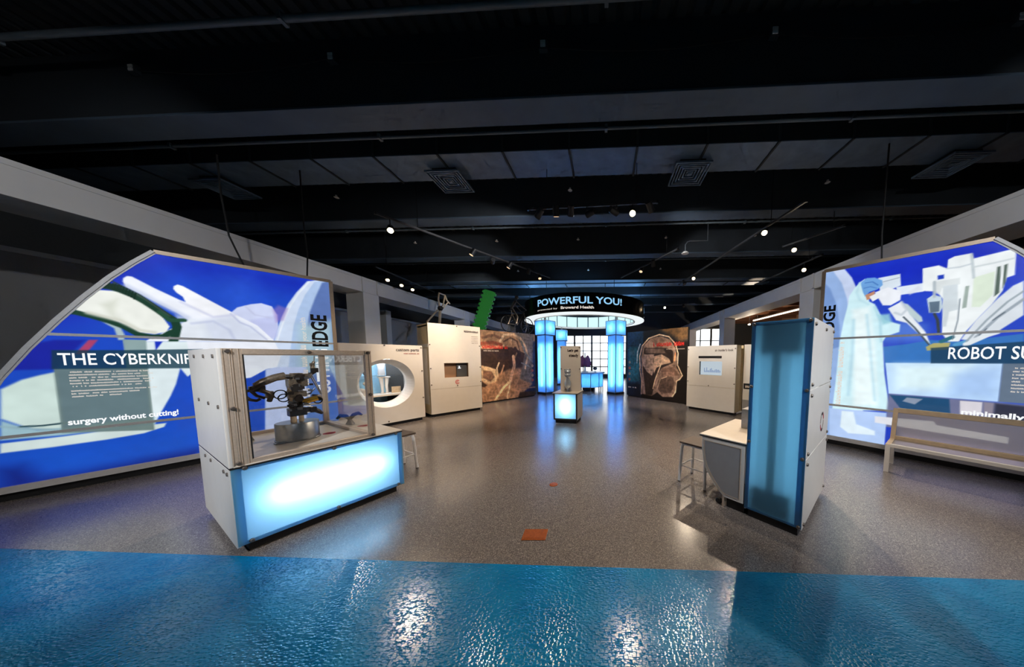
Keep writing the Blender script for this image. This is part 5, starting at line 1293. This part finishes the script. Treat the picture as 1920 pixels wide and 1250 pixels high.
tube_ring(2.46, 2.9, .66, .70).build('ring_top', M['wall_dark'], s_, smooth=True)
tube_ring(2.62, 2.70, .70, .72).build('uplight_strip', emit('blue_uplight', (130,195,255), 28.0), s_, smooth=True)
for k in range(3):
    o_ = 2*math.pi*k/3
    t0, t1 = math.radians(-42), math.radians(31)
    lettering('POWERFUL YOU!', 0, 0, .35, .63, 0, M['letter_blue'], s_, bold=.02, bend=(2.953, t0+o_+.08, t1+o_+.08))
    lettering('presented by', 0, 0, .15, .23, 0, M['letter_cream'], s_, bend=(2.953, t0+o_+.08, math.radians(-22)+o_+.08))
    lettering('Broward Health', 0, 0, .155, .265, 0, M['letter_cream'], s_, bold=.03, bend=(2.953, math.radians(-19)+o_+.08, math.radians(7)+o_+.08))
for k in range(6):
    a = 2*math.pi*k/6
    MB().path([(2.8*math.cos(a),2.8*math.sin(a),.70),(2.8*math.cos(a),2.8*math.sin(a),1.38 if math.sin(a) < -.5 else 2.18)], .012, 6).build('hanger_rod', M['black'], s_)

# ------------------------------------------------------------------ round counter with the lung model
t = thing('round_counter', 'round counter with glowing blue panels under the ring sign', 'counter', (-.85,13.0,0))
tube_ring(0.0001, .82, .86, .93, 48).build('counter_top', pbr('counter_blue', (120,160,190), .35), t, smooth=True)
n = 10
for i in range(n):
    a = 2*math.pi*i/n - .1
    tube_ring(.729, .73, .22, .86, 5, a+.02, a+2*math.pi/n-.02).build('light_panel', M['blue_frost'], t, smooth=True)
    MB().box(.715,.745,-.015,.015,0,.86).build('counter_leg', M['steel'], t).rotation_euler = (0,0,a)
tube_ring(.0001, .72, .2, .22, 40).build('counter_floor', M['white'], t)
MB().lathe([(.3,0),(.3,.2)], 24).build('counter_base', M['wall_dark'], t)
MB().path([(.58*math.cos(a),.58*math.sin(a),.52) for a in np.linspace(0, 2*math.pi, 33)], .025, 8).build('fluorescent_tube', M['counter_tube'], t, smooth=True)
lu = thing('lung_model', 'burgundy lung model on a white stand on the round counter', 'model', (-1.0,12.75,.93))
for s2 in (-1, 1): MB().lathe([(.001,.25),(.12,.26),(.17,.34),(.165,.48),(.13,.64),(.08,.76),(.03,.82),(.001,.83)], 18, (s2*.13,0,0), 1, .8).build('lung', M['lung'], lu, smooth=True)
MB().path([(0,0,.5),(0,0,.95)], .03, 10).path([(0,0,.5),(.1,0,.42)], .02, 8).path([(0,0,.5),(-.1,0,.42)], .02, 8).build('windpipe', M['bone'], lu, smooth=True)
MB().lathe([(.16,0),(.15,.03),(.05,.06),(.04,.25),(.12,.29)], 20).build('lung_stand', M['white'], lu, smooth=True)
hm = thing('heart_model', 'small dark model beside the lung model on the round counter', 'model', (-.50,12.75,.93))
MB().ball((0,0,.18), .09, 12, 8, (1.2,.9,.9)).path([(0,0,.2),(-.08,0,.28)], .025, 8).build('heart_body', M['dark_metal'], hm, smooth=True)
MB().lathe([(.07,0),(.06,.02),(.015,.03),(.015,.12)], 14).build('heart_stand', M['steel'], hm, smooth=True)

# ------------------------------------------------------------------ bench in front of the right mural
b = thing('bench', 'long pale bench with wooden rails and see through back, before the right mural', 'bench', (4.085,3.848,0), ang(.62,-.785))
LB = 2.1
for x in (0, LB):
    MB().bar((x,0,.0),(x,-.005,.40),.05,.05).build('leg', M['white'], b)
    MB().bar((x,.50,.0),(x,.44,.40),.05,.05).build('leg', M['white'], b)
    MB().bar((x,.44,.36),(x,.57,.86),.05,.05).build('back_post', M['wood'], b)
    MB().bar((x,-.02,.385),(x,.48,.385),.05,.045).build('seat_rail', M['wood'], b)
MB().box(.02,LB-.02,-.03,.015,.37,.415).build('front_rail', M['white'], b, bevel=.004)
MB().box(.02,LB-.02,.42,.47,.385,.455).build('rear_rail', M['wood'], b, bevel=.004)
MB().box(.02,LB-.02,.54,.585,.80,.87).build('top_rail', M['wood'], b, bevel=.004)
MB().box(.02,LB-.02,.015,.42,.395,.405).build('seat_sheet', M['bench_mesh'], b)
MB().add([(.02,.465,.45),(LB-.02,.465,.45),(LB-.02,.555,.81),(.02,.555,.81),(.02,.471,.449),(LB-.02,.471,.449),(LB-.02,.561,.809),(.02,.561,.809)], [(0,1,2,3),(7,6,5,4),(0,4,5,1),(2,6,7,3)]).build('back_sheet', M['bench_mesh'], b)

# ------------------------------------------------------------------ things rising behind the left exhibits
gr = thing('green_truss', 'bright green slanted truss with toothed edges behind the tall exhibit wall', 'truss', (-7.0,12.1,0))
p0, p1 = Vector((0,0,0)), Vector((1.62,0,4.75)); dd = (p1-p0).normalized(); sd = Vector((dd.z,0,-dd.x))
m = MB(); m.bar(p0, p1, .50, .10, up=(0,1,0)); m.build('truss_plate', M['green'], gr)
k = 0; Lr = (p1-p0).length; tooth = None
while .1+k*.2 < Lr-.05:
    for sg in (-1, 1):
        cpt = p0+dd*(.1+k*.2)+sd*(sg*.27)
        if tooth is None:
            tooth = MB().box(-.05,.05,-.06,.06,-.055,.055).build('tooth', M['green'], gr, loc=cpt); tooth.rotation_euler = (0, math.atan2(dd.x, dd.z), 0)
        else: inst(tooth, gr, cpt)
    k += 1
wf = thing('wooden_figure', 'pale jointed wooden figure reaching up behind the tall exhibit wall', 'sculpture', (-6.4,9.5,0))
MB().path([(-.1,-.75,0),(-.05,-.5,2.4),(0,-.35,2.95),(0,.25,3.45)], .03, 8).build('rear_leg', M['bone'], wf, smooth=True)
MB().path([(.1,.15,0),(.05,.2,2.6),(0,.35,3.1),(0,.40,3.45)], .05, 8).build('front_leg', M['bone'], wf, smooth=True)
MB().ball((0,.42,3.55), .10).build('hip_joint', M['dark_metal'], wf, smooth=True)
MB().path([(0,.40,3.6),(0,.32,3.85),(0,.38,4.12),(0,.75,4.12),(0,.85,3.95),(0,1.05,3.85)], .03, 8).build('arm', M['bone'], wf, smooth=True)
MB().path([(0,.45,3.55),(0,.62,3.75),(0,.75,4.12)], .025, 8).path([(0,.62,3.6),(0,.95,3.9)], .025, 8).build('brace', M['bone'], wf, smooth=True)

bk = thing('skeleton_bicycle', 'dark bicycle ridden by a small skeleton on top of the nerve board', 'bicycle', (-4.356+.572*.9-.08, 8.916+.82*.9+.056, 2.62), ang(.572,.82))
for x in (.30, 1.20):
    w_ = MB(); w_.path([(x+.31*math.cos(a), 0, .33+.31*math.sin(a)) for a in np.linspace(0, 2*math.pi, 29)], .018, 6, cap=False); w_.build('wheel', M['rubber'], bk, smooth=True)
    q = MB()
    for i in range(10):
        a = math.pi*2*i/10; q.path([(x,0,.33),(x+.30*math.cos(a),0,.33+.30*math.sin(a))], .004, 4)
    q.build('spokes', M['steel'], bk)
MB().path([(.30,0,.33),(.48,0,.72),(1.02,0,.78),(.72,0,.33),(.48,0,.72)], .018, 8).path([(.30,0,.33),(.72,0,.33)], .014, 8).path([(1.02,0,.86),(1.2,0,.33)], .018, 8).path([(.48,0,.72),(.45,0,.86)], .014, 8).build('bicycle_frame', M['bronze'], bk, smooth=True)
MB().path([(1.02,-.2,.92),(1.02,0,.88),(1.02,.2,.92)], .014, 8).build('handlebar', M['steel'], bk, smooth=True)
MB().box(.38,.54,-.05,.05,.86,.90).build('saddle', M['rubber'], bk, bevel=.01)
MB().path([(.46,0,.92),(.52,0,1.05),(.62,0,1.2),(.68,0,1.30)], [.05,.05,.07,.03], 8).ball((.72,0,1.40), .08).build('skeleton_torso', M['bronze'], bk, smooth=True)
for s2 in (-1, 1):
    MB().path([(.62,s2*.08,1.22),(.78,s2*.14,1.08),(1.02,s2*.18,.93)], .02, 6).build('skeleton_arm', M['bronze'], bk, smooth=True)
    MB().path([(.48,s2*.06,.92),(.70,s2*.07,.70+.08*s2),(.70+.08*s2,s2*.07,.36)], .022, 6).build('skeleton_leg', M['bronze'], bk, smooth=True)
for x in (.2,.75,1.3): MB().box(x-.015,x+.015,-.015,.015,0,.03).build('foot_clip', M['steel'], bk)

# ------------------------------------------------------------------ floor plates
pt = tag(MB().box(-.11,.11,-.075,.075,0,.004).box(-.09,.09,-.055,.055,.004,.006).build('floor_plate', M['orange'], bevel=.001), 'square orange brown plate set in the floor near the blue edge', 'floor plate')
pt.location = (-.65,2.27,0); pt.rotation_euler = (0,0,.05)
pt = tag(MB().lathe([(.055,0),(.055,.003),(.045,.005),(.001,.005)], 20).build('floor_plate', M['orange']), 'small round brown plate set in the floor behind the square one', 'floor plate')
pt.location = (-.667,3.227,0)
